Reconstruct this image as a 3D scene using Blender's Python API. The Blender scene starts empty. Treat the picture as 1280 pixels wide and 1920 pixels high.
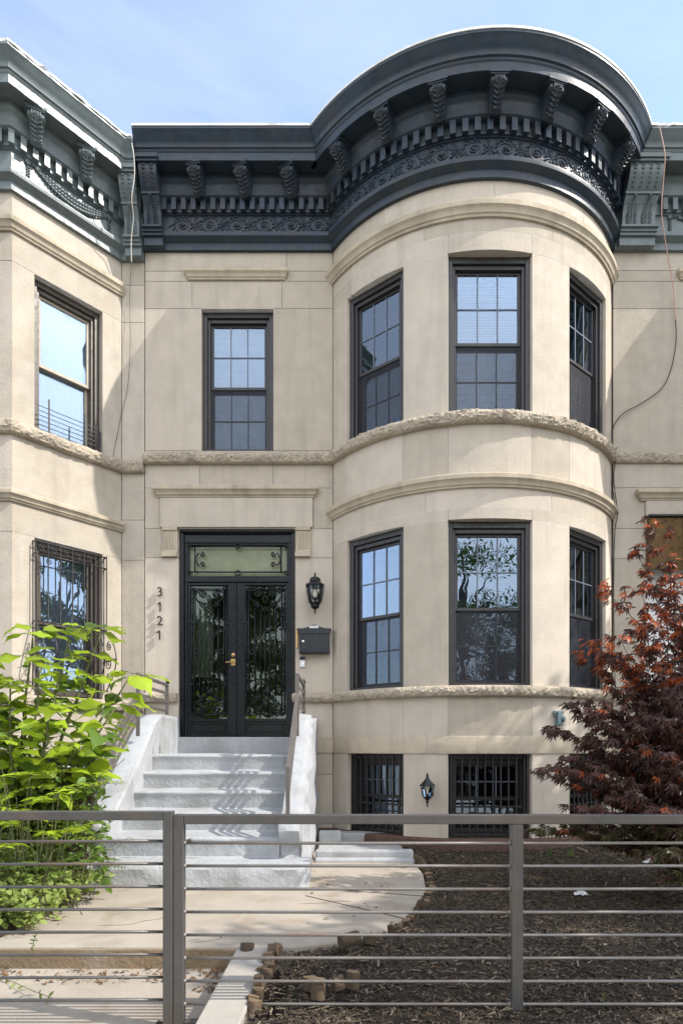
import bpy, math, random
from math import sin, cos, pi, radians as rad, sqrt, asin, acos, atan2, hypot
from mathutils import Vector, Matrix, noise
random.seed(7)
S = bpy.context.scene
COL = S.collection
# ---------------------------------------------------------------- camera
F, D, E = 1139.0, 7.855, 1.17
cam_d = bpy.data.cameras.new('camera'); cam = bpy.data.objects.new('camera', cam_d); COL.objects.link(cam)
cam.location = (0, -D, E); cam.rotation_euler = (pi/2, 0, 0)
cam_d.sensor_fit = 'HORIZONTAL'; cam_d.sensor_width = 36; cam_d.lens = F/1280*36
cam_d.shift_y = 440/1280; cam_d.clip_start = .05; cam_d.clip_end = 600
S.camera = cam
# ---------------------------------------------------------------- light
SUN_PHI, SUN_EL = rad(15.5), rad(44)
sdir = Vector((cos(SUN_PHI)*cos(SUN_EL), -sin(SUN_PHI)*cos(SUN_EL), sin(SUN_EL)))
W = bpy.data.worlds.new('World'); S.world = W; W.use_nodes = True
nt = W.node_tree; N = nt.nodes; L = nt.links; N.clear()
out = N.new('ShaderNodeOutputWorld'); bg = N.new('ShaderNodeBackground')
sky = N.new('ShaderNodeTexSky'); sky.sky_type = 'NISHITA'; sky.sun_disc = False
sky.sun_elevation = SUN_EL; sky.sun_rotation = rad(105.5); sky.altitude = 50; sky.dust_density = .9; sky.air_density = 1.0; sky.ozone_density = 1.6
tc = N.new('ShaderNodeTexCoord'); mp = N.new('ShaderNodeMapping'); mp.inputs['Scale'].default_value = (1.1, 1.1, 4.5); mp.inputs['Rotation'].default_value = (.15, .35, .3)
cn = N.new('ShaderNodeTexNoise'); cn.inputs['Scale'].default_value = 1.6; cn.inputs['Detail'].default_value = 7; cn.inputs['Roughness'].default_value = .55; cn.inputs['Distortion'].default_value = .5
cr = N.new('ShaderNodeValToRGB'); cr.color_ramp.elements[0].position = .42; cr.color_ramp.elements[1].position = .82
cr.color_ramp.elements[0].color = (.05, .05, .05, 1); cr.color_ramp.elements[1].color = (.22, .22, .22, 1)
sx = N.new('ShaderNodeSeparateXYZ'); mr = N.new('ShaderNodeMapRange'); mr.interpolation_type = 'SMOOTHSTEP'   # bright cloud haze added behind the camera as fill light for the shaded facade
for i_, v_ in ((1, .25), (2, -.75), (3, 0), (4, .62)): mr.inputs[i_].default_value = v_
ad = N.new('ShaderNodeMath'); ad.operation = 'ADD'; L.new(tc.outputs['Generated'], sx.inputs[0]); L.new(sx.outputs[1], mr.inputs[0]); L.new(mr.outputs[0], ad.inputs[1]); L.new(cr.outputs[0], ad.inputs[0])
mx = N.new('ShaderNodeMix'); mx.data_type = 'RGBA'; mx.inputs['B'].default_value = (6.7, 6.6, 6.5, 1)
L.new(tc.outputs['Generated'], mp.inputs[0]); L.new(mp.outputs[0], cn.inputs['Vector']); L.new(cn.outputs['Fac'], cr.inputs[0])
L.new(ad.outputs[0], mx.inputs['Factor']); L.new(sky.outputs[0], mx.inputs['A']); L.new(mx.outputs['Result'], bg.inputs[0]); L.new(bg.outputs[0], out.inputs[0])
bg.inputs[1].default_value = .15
sl = bpy.data.lights.new('sun', 'SUN'); sl.energy = 2.2; sl.angle = rad(.5); sl.color = (1, .94, .85)
so = bpy.data.objects.new('sun', sl); COL.objects.link(so); so.rotation_euler = sdir.to_track_quat('Z', 'Y').to_euler(); so.location = (20, -8, 20)
S.view_settings.view_transform = 'Standard'; S.view_settings.look = 'None'; S.view_settings.gamma = 1
S.view_settings.exposure = 1.38

# ---------------------------------------------------------------- materials
def mat(name, col, rough=.6, metal=0, var=0, vs=6, bump=0, bs=60, col2=None, streak=0, tone=0, trans=0, spec=.5, coat=0, speck=0, bd=.004, stain=None):
    m = bpy.data.materials.new(name); m.use_nodes = True; n = m.node_tree.nodes; l = m.node_tree.links
    b = n['Principled BSDF']; b.inputs['Roughness'].default_value = rough; b.inputs['Metallic'].default_value = metal
    b.inputs['Specular IOR Level'].default_value = spec
    if coat: b.inputs['Coat Weight'].default_value = coat; b.inputs['Coat Roughness'].default_value = .15
    tcn = n.new('ShaderNodeTexCoord').outputs['Object']
    cur = None
    def rgb(c):
        x = n.new('ShaderNodeRGB'); x.outputs[0].default_value = (*c, 1); return x.outputs[0]
    cur = rgb(col)
    def mixc(fac, a, bb, mode='MIX'):
        x = n.new('ShaderNodeMix'); x.data_type = 'RGBA'; x.blend_type = mode
        if isinstance(fac, float): x.inputs['Factor'].default_value = fac
        else: l.new(fac, x.inputs['Factor'])
        l.new(a, x.inputs['A']); l.new(bb, x.inputs['B']); return x.outputs['Result']
    def nz(scale, detail=5, vec=None, sc=None, dist=0):
        t = n.new('ShaderNodeTexNoise'); t.inputs['Scale'].default_value = scale; t.inputs['Detail'].default_value = detail; t.inputs['Distortion'].default_value = dist
        if sc:
            mm = n.new('ShaderNodeMapping'); mm.inputs['Scale'].default_value = sc; l.new(tcn, mm.inputs[0]); l.new(mm.outputs[0], t.inputs['Vector'])
        else: l.new(tcn, t.inputs['Vector'])
        return t.outputs['Fac']
    def ramp(f, lo, hi, a=0, bb=1):
        r = n.new('ShaderNodeMapRange'); l.new(f, r.inputs[0]); r.inputs[1].default_value = lo; r.inputs[2].default_value = hi; r.inputs[3].default_value = a; r.inputs[4].default_value = bb; return r.outputs[0]
    if col2: cur = mixc(ramp(nz(vs, 6, dist=.4), .38, .66), cur, rgb(col2))
    if var:
        cur = mixc(ramp(nz(vs*2.3, 6), .3, .7, 0, var), cur, rgb(tuple(c*.55 for c in col)))
        cur = mixc(ramp(nz(vs*.6+.3, 3), .4, .7, 0, var*.8), cur, rgb(tuple(min(1, c*1.25) for c in col)))
    if streak: cur = mixc(ramp(nz(1, 6, sc=(9, 9, .9)), .5, .78, 0, streak), cur, rgb(tuple(c*.42 for c in col)))
    if stain: cur = mixc(ramp(nz(2.2, 8, dist=.6), .52, .72, 0, stain[1]), cur, rgb(stain[0]))
    if speck: cur = mixc(ramp(nz(220, 2), .62, .7, 0, speck), cur, rgb(tuple(c*.5 for c in col)))
    if tone:
        a = n.new('ShaderNodeAttribute'); a.attribute_name = 'tone'
        h = n.new('ShaderNodeMix'); h.data_type = 'RGBA'; h.blend_type = 'MULTIPLY'; h.inputs['Factor'].default_value = 1
        r = n.new('ShaderNodeCombineColor')
        mm = ramp(a.outputs['Fac'], 0, 1, 1-tone, 1+tone*.4); m2 = ramp(a.outputs['Fac'], 0, 1, 1-tone*1.25, 1+tone*.3)
        l.new(mm, r.inputs[0]); l.new(mm, r.inputs[1]); l.new(m2, r.inputs[2])
        l.new(cur, h.inputs['A']); l.new(r.outputs[0], h.inputs['B']); cur = h.outputs['Result']
    l.new(cur, b.inputs['Base Color'])
    if var: l.new(ramp(nz(vs*3, 4), .3, .7, max(.05, rough-.12), min(1, rough+.12)), b.inputs['Roughness'])
    if bump:
        bp = n.new('ShaderNodeBump'); bp.inputs['Strength'].default_value = bump; bp.inputs['Distance'].default_value = bd
        l.new(nz(bs, 6), bp.inputs['Height']); l.new(bp.outputs[0], b.inputs['Normal'])
    if trans:
        tr = n.new('ShaderNodeBsdfTranslucent'); ms = n.new('ShaderNodeMixShader'); ms.inputs[0].default_value = trans
        l.new(mixc(.5, cur, rgb(tuple(min(1, c*1.6+.02) for c in col))), tr.inputs[0]); l.new(b.outputs[0], ms.inputs[1]); l.new(tr.outputs[0], ms.inputs[2]); l.new(ms.outputs[0], n['Material Output'].inputs[0])
    return m
def glass(name, tint=(.90, .93, .95), k=1.7, base=.085, refl=(.66, .81, 1), wav=.05):
    m = bpy.data.materials.new(name); m.use_nodes = True; n = m.node_tree.nodes; l = m.node_tree.links; n.clear()
    o = n.new('ShaderNodeOutputMaterial'); t = n.new('ShaderNodeBsdfTransparent'); g = n.new('ShaderNodeBsdfGlossy'); g.inputs['Roughness'].default_value = .01
    t.inputs[0].default_value = (*tint, 1); g.inputs[0].default_value = (*refl, 1)
    fr = n.new('ShaderNodeFresnel'); fr.inputs[0].default_value = 1.5
    ma = n.new('ShaderNodeMath'); ma.operation = 'MULTIPLY_ADD'; ma.use_clamp = True; ma.inputs[1].default_value = k; ma.inputs[2].default_value = base
    l.new(fr.outputs[0], ma.inputs[0]); ms = n.new('ShaderNodeMixShader'); l.new(ma.outputs[0], ms.inputs[0]); l.new(t.outputs[0], ms.inputs[1]); l.new(g.outputs[0], ms.inputs[2]); l.new(ms.outputs[0], o.inputs[0])
    tx = n.new('ShaderNodeTexCoord'); nz = n.new('ShaderNodeTexNoise'); nz.inputs['Scale'].default_value = 2.2; nz.inputs['Detail'].default_value = 2; bp = n.new('ShaderNodeBump'); bp.inputs['Strength'].default_value = wav; bp.inputs['Distance'].default_value = .05
    l.new(tx.outputs['Object'], nz.inputs['Vector']); l.new(nz.outputs['Fac'], bp.inputs['Height']); l.new(bp.outputs[0], g.inputs['Normal'])
    return m
def screen_mat(name, op=.45, col=(.06, .065, .08)):
    m = bpy.data.materials.new(name); m.use_nodes = True; n = m.node_tree.nodes; l = m.node_tree.links
    b = n['Principled BSDF']; b.inputs['Base Color'].default_value = (*col, 1); b.inputs['Roughness'].default_value = .5
    t = n.new('ShaderNodeBsdfTransparent'); ms = n.new('ShaderNodeMixShader')
    tx = n.new('ShaderNodeTexCoord'); w = n.new('ShaderNodeTexNoise'); w.inputs['Scale'].default_value = 14; w.inputs['Distortion'].default_value = 2
    r = n.new('ShaderNodeMapRange'); r.inputs[1].default_value = .3; r.inputs[2].default_value = .7; r.inputs[3].default_value = op-.03; r.inputs[4].default_value = op+.03
    l.new(tx.outputs['Object'], w.inputs['Vector']); l.new(w.outputs['Fac'], r.inputs[0]); l.new(r.outputs[0], ms.inputs[0])
    l.new(t.outputs[0], ms.inputs[1]); l.new(b.outputs[0], ms.inputs[2]); l.new(ms.outputs[0], n['Material Output'].inputs[0]); return m
M = dict(
 stone=mat('limestone', (.54, .475, .408), .85, var=.3, vs=2.2, bump=.55, bs=38, tone=.2, streak=.27, speck=.3, bd=.006, stain=((.41, .36, .295), .25)),
 stone_l=mat('limestone_neighbour', (.49, .435, .37), .87, var=.33, vs=2.6, bump=.7, bs=34, tone=.13, streak=.22, speck=.3, bd=.007, stain=((.38, .32, .25), .4)),
 trim=mat('limestone_trim', (.49, .42, .32), .85, var=.4, vs=3, bump=.5, bs=45, streak=.4, speck=.3, bd=.005, stain=((.20, .17, .13), .5)),
 rough=mat('rock_faced_stone', (.42, .36, .28), .9, var=.45, vs=7, bump=1, bs=26, streak=.3, bd=.012, stain=((.17, .145, .115), .6)),
 mortar=mat('mortar', (.70, .67, .62), .95, var=.5, vs=9),
 corn=mat('slate_blue_paint', (.028, .046, .068), .40, var=.5, vs=5, bump=.15, bs=30, streak=.35, col2=(.038, .047, .058), spec=.35, stain=((.06, .055, .05), .45)),
 corn_n=mat('grey_green_paint', (.135, .168, .175), .42, var=.4, vs=5, bump=.2, bs=30, streak=.45),
 flash=mat('white_roof_coating', (.75, .75, .74), .7, var=.3, vs=14, bump=.4, bs=40, stain=((.25, .24, .23), .5)),
 frame=mat('dark_bronze_frame', (.028, .027, .028), .38, var=.25, vs=8),
 frame_n=mat('brown_aluminium', (.06, .048, .036), .42, var=.3, vs=8),
 sash_n=mat('weathered_sash', (.42, .36, .28), .6, var=.3, vs=8),
 muntin=mat('grille_bar', (.13, .155, .20), .5),
 dark=mat('room_dark', (.02, .021, .024), .9),
 curtain=mat('curtain_cloth', (.30, .31, .33), .9, var=.3, vs=3),
 blind=mat('blue_grey_blind', (.22, .26, .36), .8, var=.4, vs=3),
 hall=mat('hall_paint', (.30, .31, .25), .8, var=.3, vs=2),
 hallw=mat('hall_white', (.62, .67, .70), .6),
 glass=glass('window_glass'), glassd=glass('door_glass', k=.9, base=.03, tint=(.6, .63, .56), refl=(.8, .9, .85)), glassc=glass('clear_lamp_glass', (.93, .92, .88), 1, .02),
 screen=screen_mat('insect_screen', .26, (.03, .035, .05)), sheer=mat('sheer_curtain', (.82, .80, .74), .9, var=.2, vs=3),
 iron=mat('black_gloss_iron', (.009, .012, .015), .28, var=.35, vs=14, bump=.15, bs=50, bd=.001, spec=.3),
 wrought=mat('wrought_iron', (.02, .019, .02), .45, var=.3, vs=12, bump=.3, bs=60, bd=.002),
 brass=mat('aged_brass', (.55, .36, .16), .35, 1, var=.3, vs=20),
 fence=mat('fence_grey_paint', (.082, .078, .073), .40, var=.4, vs=9, bump=.2, bs=90, bd=.001, metal=.15, stain=((.20, .11, .06), .3)),
 rod=mat('sunlit_rod_paint', (.20, .185, .17), .38, var=.4, vs=11, metal=.3, stain=((.22, .11, .05), .45)),  # paler copy of the fence paint, sunlight put into its colour; rust stains added
 rail=mat('railing_grey_paint', (.13, .118, .11), .4, var=.3, vs=8, metal=.15),
 stoop=mat('white_stoop_paint', (.375, .388, .405), .62, var=.16, vs=5, bump=.9, bs=30, bd=.008, streak=.3, stain=((.20, .195, .185), .55)),
 conc=mat('concrete_walk', (.36, .315, .26), .88, var=.35, vs=2.2, bump=.5, bs=70, speck=.5, bd=.004, stain=((.22, .17, .115), .7)),
 stepface=mat('stained_step_face', (.21, .155, .095), .9, var=.5, vs=6, bump=.9, bs=40, bd=.008, stain=((.36, .31, .25), .6)),
 lit_pane=mat('olive_lit_ceiling_pane', (.25, .265, .165), .12, var=.35, vs=5, bump=.25, bs=60, bd=.002, col2=(.17, .19, .11)),  # opaque olive colour painted as the lit hall ceiling behind the transom
 conc2=mat('grey_concrete', (.36, .335, .295), .9, var=.3, vs=4, bump=.6, bs=60, speck=.4, stain=((.28, .23, .17), .5)),
 soil=mat('mulch_soil', (.045, .032, .023), .95, var=.5, vs=14, bump=1, bs=70, bd=.02),
 chip=mat('mulch_chips', (.078, .054, .038), .8, tone=.85, var=.3, vs=14),
 chipl=mat('pale_chips', (.20, .165, .125), .85, tone=.5, var=.3, vs=14),
 brick=mat('red_brown_plinth', (.105, .06, .045), .9, var=.5, vs=8, bump=.8, bs=30, bd=.01),
 log=mat('log_bark', (.095, .065, .042), .9, var=.5, vs=18, bump=1, bs=55, bd=.01, tone=.4),
 logtop=mat('log_end', (.22, .15, .09), .85, var=.4, vs=30, bump=.8, bs=60, tone=.3),
 bark=mat('bark', (.10, .078, .055), .9, var=.5, vs=12, bump=1, bs=40, bd=.01),
 twig=mat('green_stem', (.12, .13, .05), .7, var=.3, vs=12),
 mtwig=mat('maple_bark', (.075, .045, .035), .8, var=.4, vs=12),
 leaf=mat('bright_leaf', (.33, .44, .03), .42, tone=.6, trans=.45, var=.2, vs=10),
 leaf2=mat('mid_green_leaf', (.11, .19, .03), .5, tone=.5, trans=.35, var=.2, vs=12),
 vine=mat('pale_vine_leaf', (.25, .32, .08), .55, tone=.5, trans=.35),
 brush=mat('dark_brush', (.07, .052, .028), .8, tone=.6, trans=.15),
 maple=mat('maple_purple_leaf', (.10, .044, .036), .42, tone=.55, trans=.22, var=.25, vs=8),
 maple_o=mat('maple_orange_leaf', (.46, .11, .03), .42, tone=.4, trans=.4, var=.2, vs=8),
 maple_g=mat('maple_olive_leaf', (.085, .075, .022), .45, tone=.45, trans=.3, var=.2, vs=8),
 tree=mat('street_tree_leaf', (.09, .15, .03), .5, tone=.5, trans=.3),
 deadleaf=mat('dead_leaf', (.20, .11, .055), .8, tone=.5, trans=.2),
 box=mat('mailbox_black', (.010, .014, .019), .35, var=.15, vs=8),
 white=mat('white_plastic', (.75, .76, .76), .4), paper=mat('white_paper', (.8, .8, .8), .8, trans=.15),
 chrome=mat('chrome', (.7, .7, .7), .25, 1), bulb=mat('frosted_bulb', (.85, .85, .82), .3),
 verd=mat('verdigris_bronze', (.15, .22, .235), .5, .4, var=.5, vs=30, bump=.5, bs=60),
 canopy=mat('bronze_canopy', (.13, .075, .028), .33, .6, var=.4, vs=3),
 cable=mat('black_cable', (.02, .02, .02), .5), cablew=mat('white_cable', (.6, .58, .54), .5), cabler=mat('faded_red_cable', (.50, .30, .25), .5),
 galv=mat('galvanised_wire', (.4, .4, .4), .4, .8), house=mat('roof_felt', (.2, .2, .2), .9, var=.3),
 asphalt=mat('asphalt', (.05, .05, .05), .9, var=.4, vs=8, bump=.6, bs=90), grass=mat('ground_soil', (.09, .08, .05), .95, var=.5, vs=3),
 curb=mat('whitewashed_curb', (.36, .37, .38), .75, var=.3, vs=6, bump=.7, bs=40, stain=((.17, .165, .155), .6)),
)
# ---------------------------------------------------------------- mesh helpers
def merge(a, b):
    o = len(a.v); a.v += b.v; a.t += b.t; a.f += [tuple(i+o for i in f) for f in b.f]; a.mi += [1]*len(b.f)
class MB:
    def __init__(s): s.v = []; s.f = []; s.t = []; s.mi = []; s.tone = .5; s.m = 0
    def add(s, vs, fs):
        o = len(s.v); s.v += [tuple(v) for v in vs]; s.t += [s.tone]*len(vs)
        s.f += [tuple(i+o for i in f) for f in fs]; s.mi += [s.m]*len(fs)
    def hexa(s, p):   # 8 pts: bottom ring 0-3, top ring 4-7
        s.add(p, [(3, 2, 1, 0), (4, 5, 6, 7), (0, 1, 5, 4), (1, 2, 6, 5), (2, 3, 7, 6), (3, 0, 4, 7)])
    def box(s, x0, x1, y0, y1, z0, z1):
        s.hexa([(x0, y0, z0), (x1, y0, z0), (x1, y1, z0), (x0, y1, z0), (x0, y0, z1), (x1, y0, z1), (x1, y1, z1), (x0, y1, z1)])
    def fbox(s, mp, u0, u1, w0, w1, z0, z1, nu=1):   # box in mapped space; mp(u,w)->(x,y); w1 is outward
        vs = []; fs = []
        for i in range(nu+1):
            u = u0+(u1-u0)*i/nu
            for (w, z) in ((w1, z0), (w0, z0), (w0, z1), (w1, z1)): x, y = mp(u, w); vs.append((x, y, z))
        for i in range(nu):
            a = 4*i; b = a+4
            for k in range(4): fs.append((a+k, a+(k+1) % 4, b+(k+1) % 4, b+k))
        fs.append((3, 2, 1, 0)); e = 4*nu; fs.append((e, e+1, e+2, e+3)); s.add(vs, fs)
    def tube(s, pts, r, n=6, caps=True):
        pts = [Vector(p) for p in pts]; k = len(pts); rr = r if isinstance(r, (list, tuple)) else [r]*k
        vs = []; fs = []; up = None
        for i in range(k):
            d = (pts[min(i+1, k-1)]-pts[max(i-1, 0)])
            if d.length < 1e-9: d = Vector((0, 0, 1))
            d.normalize()
            if up is None: up = d.orthogonal().normalized()
            else:
                up = up-d*up.dot(d)
                up = up.normalized() if up.length > 1e-6 else d.orthogonal().normalized()
            q = d.cross(up)
            for j in range(n): a = 2*pi*j/n; vs.append(pts[i]+(up*cos(a)+q*sin(a))*rr[i])
        for i in range(k-1):
            for j in range(n): fs.append((i*n+j, i*n+(j+1) % n, (i+1)*n+(j+1) % n, (i+1)*n+j))
        if caps: fs.append(tuple(range(n-1, -1, -1))); fs.append(tuple((k-1)*n+j for j in range(n)))
        s.add(vs, fs)
    def bar(s, a, b, w, h=None, up=(0, 0, 1)):    # rectangular bar from a to b
        h = h or w; a = Vector(a); b = Vector(b); d = (b-a).normalized(); q = d.cross(Vector(up)).normalized(); u = q.cross(d).normalized()
        p = [a-q*w/2-u*h/2, a+q*w/2-u*h/2, a+q*w/2+u*h/2, a-q*w/2+u*h/2]
        s.hexa(p+[x+(b-a) for x in p])
    def lathe(s, c, prof, n=20, axis=(0, 0, 1)):
        q = Vector((0, 0, 1)).rotation_difference(Vector(axis)); c = Vector(c); vs = []; fs = []; k = len(prof)
        for (r, z) in prof:
            for j in range(n): a = 2*pi*j/n; vs.append(c+q @ Vector((r*cos(a), r*sin(a), z)))
        for i in range(k-1):
            for j in range(n): fs.append((i*n+j, i*n+(j+1) % n, (i+1)*n+(j+1) % n, (i+1)*n+j))
        fs.append(tuple(range(n-1, -1, -1))); fs.append(tuple((k-1)*n+j for j in range(n))); s.add(vs, fs)
    def grid(s, rows):   # rows of equal length
        n = len(rows[0]); vs = [p for r in rows for p in r]
        s.add(vs, [(i*n+j, i*n+j+1, (i+1)*n+j+1, (i+1)*n+j) for i in range(len(rows)-1) for j in range(n-1)])
    def prism(s, poly, mp, w0, w1):   # polygon [(u,z)] between depths w0..w1
        k = len(poly); vs = []
        for w in (w1, w0):
            for (u, z) in poly: x, y = mp(u, w); vs.append((x, y, z))
        s.add(vs, [tuple(range(k)), tuple(range(2*k-1, k-1, -1))]+[(i, k+i, k+(i+1) % k, (i+1) % k) for i in range(k)])
    def build(s, name, m, parent=None, smooth=False, bevel=0, seg=1, noshade=False):
        me = bpy.data.meshes.new(name); me.from_pydata(s.v, [], s.f)
        for mm in (m if isinstance(m, (list, tuple)) else [m]): me.materials.append(M[mm])
        if any(s.mi): me.polygons.foreach_set('material_index', s.mi)
        a = me.attributes.new('tone', 'FLOAT', 'POINT'); a.data.foreach_set('value', s.t)
        if smooth: me.polygons.foreach_set('use_smooth', [True]*len(s.f))
        me.update(); o = bpy.data.objects.new(name, me); COL.objects.link(o)
        if parent: o.parent = parent
        if smooth == 'auto':
            me.set_sharp_from_angle(angle=rad(38))
        if bevel:
            md = o.modifiers.new('bevel', 'BEVEL'); md.width = bevel; md.segments = seg; md.limit_method = 'ANGLE'; md.angle_limit = rad(40); md.harden_normals = False
        return o
def tag(o, label=None, cat=None, group=None, kind=None):
    if label: o['label'] = label
    if cat: o['category'] = cat
    if group: o['group'] = group
    if kind: o['kind'] = kind
    return o
def empty(name, loc, label, cat, group=None):
    o = bpy.data.objects.new(name, None); COL.objects.link(o); o.location = loc; o.empty_display_size = .2
    return tag(o, label, cat, group)
def settle(root):    # parts were modelled in world coordinates: keep them there under a root that is not at the origin
    inv = Matrix.Translation(-root.location)
    for c in root.children: c.matrix_parent_inverse = inv
def flat(u, w): return (u, -w)
def frame_map(cx, cy, th):
    t = (cos(th), sin(th)); n = (sin(th), -cos(th))
    return lambda u, w: (cx+u*t[0]+w*n[0], cy+u*t[1]+w*n[1])
def PW(px, py, d): return Vector(((px-640)/F*d, -D+d, E+(1400-py)/F*d))
def WX(px): return (px-640)/145
def WZ(py): return E+(1400-py)/145
# paths in plan with mitred offsets
class Path:
    def __init__(s, pts):
        s.p = [Vector(p) for p in pts]; n = len(pts); s.m = []; s.c = [0]
        for i in range(n):
            ns = []
            if i > 0: d = (s.p[i]-s.p[i-1]).normalized(); ns.append(Vector((d.y, -d.x)))
            if i < n-1: d = (s.p[i+1]-s.p[i]).normalized(); ns.append(Vector((d.y, -d.x)))
            if len(ns) == 2: a = (ns[0]+ns[1]).normalized(); s.m.append(a/max(.3, a.dot(ns[0])))
            else: s.m.append(ns[0])
        for i in range(1, n): s.c.append(s.c[-1]+(s.p[i]-s.p[i-1]).length)
        s.len = s.c[-1]
    def at(s, u, w):
        u = min(max(u, 0), s.len); i = 0
        while i < len(s.p)-2 and s.c[i+1] < u: i += 1
        f = (u-s.c[i])/(s.c[i+1]-s.c[i]); a = s.p[i]+s.m[i]*w; b = s.p[i+1]+s.m[i+1]*w; q = a.lerp(b, f); return (q.x, q.y)
    def sweep(s, mb, prof, step=.08, rough=0, s0=0, s1=None, closed=True, seed=0, joint=0):
        s1 = s.len if s1 is None else s1
        us = [c for c in s.c if s0 <= c <= s1]+[s0, s1]; k = int((s1-s0)/step)+1; us += [s0+(s1-s0)*i/k for i in range(k+1)]
        us = sorted(us); us2 = [us[0]]
        for u in us[1:]:
            if u-us2[-1] > 1e-4: us2.append(u)
        rows = []
        for u in us2:
            r = []
            for j, (w, z) in enumerate(prof):
                if rough and w > .02 and 0 < j < len(prof)-1:
                    q = noise.noise(Vector((u*6, z*12, seed)))*rough*.8+(abs(noise.noise(Vector((u*16, z*26, seed))))-.2)*rough*1.5+noise.noise(Vector((u*45, z*60, seed)))*rough*.5
                    w += q; z += noise.noise(Vector((u*12, z*20, seed+5)))*rough*.35
                x, y = s.at(u, w); r.append((x, y, z))
            rows.append(r)
        mb.grid(rows)
        n = len(prof); o = len(mb.v)-len(rows)*n
        mb.f.append(tuple(range(o+n-1, o-1, -1))); mb.f.append(tuple(len(mb.v)-n+j for j in range(n))); mb.mi += [mb.m]*2
# the bow of the brownstone
R, CX, CY = 2.117, 1.69, 1.117
TH = acos(CY/R)
def bowm(u, w): a = rad(u); return (CX+(R+w)*sin(a), CY-(R+w)*cos(a))
XL, XR = -2.54, 3.51
arc = [(CX+R*sin(-TH+2*TH*i/48), CY-R*cos(-TH+2*TH*i/48)) for i in range(49)]
PM = Path([(XL, 0)]+arc+[(XR, 0)])
PB = Path(arc)       # only the bow
def bow_band(mb, prof, rough=0, seed=0):   # band that dies into the wall plane
    rows = []
    for i in range(97 if rough else 65):
        t = -1+2*i/(96 if rough else 64); r = []
        for j, (w, z) in enumerate(prof):
            a = acos(min(1, (CY-.0)/(R+w)))*t
            if rough and 0 < j < len(prof)-1: w += noise.noise(Vector((i*.35, z*14, seed)))*rough
            r.append((CX+(R+w)*sin(a), min(.02, CY-(R+w)*cos(a)), z))
        rows.append(r)
    mb.grid(rows)
def ashlar(mb, mo, mp, blocks, depth=.3, gap=.0028, w=0, deg=None, tones=None):
    for (u0, u1, z0, z1) in blocks:
        gu = gap if not deg else math.degrees(gap/deg); nu = 1 if not deg else max(2, int((u1-u0)/1.6))
        mb.tone = random.random()
        mb.fbox(mp, u0+gu, u1-gu, w-depth, w, z0+gap, z1-gap, nu)
        def nb(u, z): return any(b[0] < u < b[1] and b[2] < z < b[3] for b in blocks)
        e = gu*3
        for (zz, sg) in ((z0, -1), (z1, 1)):
            if any(nb(u0+(u1-u0)*f, zz+sg*.01) for f in (.1, .5, .9)): mo.fbox(mp, u0+e, u1-e, w-depth+.01, w-.0004, zz-gap*1.02, zz+gap*1.02, nu)
        for (uu, sg) in ((u0, -1), (u1, 1)):
            if any(nb(uu+sg*gu*4, z0+(z1-z0)*f) for f in (.1, .5, .9)): mo.fbox(mp, uu-gu*1.02, uu+gu*1.02, w-depth+.01, w-.0004, z0+gap*3, z1-gap*3, 1)
    mb.tone = .5
def molding(z0, z1, w, w0=-.02):
    h = z1-z0
    return [(w0, z0), (w*.3, z0), (w*.38, z0+h*.14), (w*.55, z0+h*.2), (w*.62, z0+h*.38), (w*.80, z0+h*.52), (w*.98, z0+h*.6), (w, z0+h*.78), (w, z0+h*.94), (w*.9, z1), (w0, z1+.012)]
def sillprof(z0, z1, w): return [(-.02, z0), (w*.7, z0), (w*.95, z0+(z1-z0)*.2), (w*1.05, z0+(z1-z0)*.5), (w, z0+(z1-z0)*.78), (w*.8, z1-.004), (-.02, z1+.01)]
def sweep_box(mb, mp, u0, u1, prof, n=1):
    rows = []
    for i in range(n+1):
        rows.append([(*mp(u0+(u1-u0)*i/n, w), z) for (w, z) in prof])
    mb.grid(rows); k = len(prof); o = len(mb.v)-(n+1)*k
    mb.f.append(tuple(range(o+k-1, o-1, -1))); mb.f.append(tuple(len(mb.v)-k+j for j in range(k))); mb.mi += [mb.m]*2
def ret_molding(mb, mp, u0, u1, z0, z1, w):    # moulding with mitred returns at both ends
    prof = [p for p in molding(z0, z1, w, 0)]
    rows = [[(*mp(u0-ww*.9, -.01), z) for ww, z in prof], [(*mp(u0-ww*.9, ww), z) for ww, z in prof], [(*mp(u1+ww*.9, ww), z) for ww, z in prof], [(*mp(u1+ww*.9, -.01), z) for ww, z in prof]]
    mb.grid(rows)
def spiral(c, r0, turns, a0, sgn=1, n=22, e=.12):
    return [(c[0]+(r0*(1-(1-e)*i/n))*cos(a0+sgn*2*pi*turns*i/n), c[1]+(r0*(1-(1-e)*i/n))*sin(a0+sgn*2*pi*turns*i/n)) for i in range(n+1)]
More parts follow.
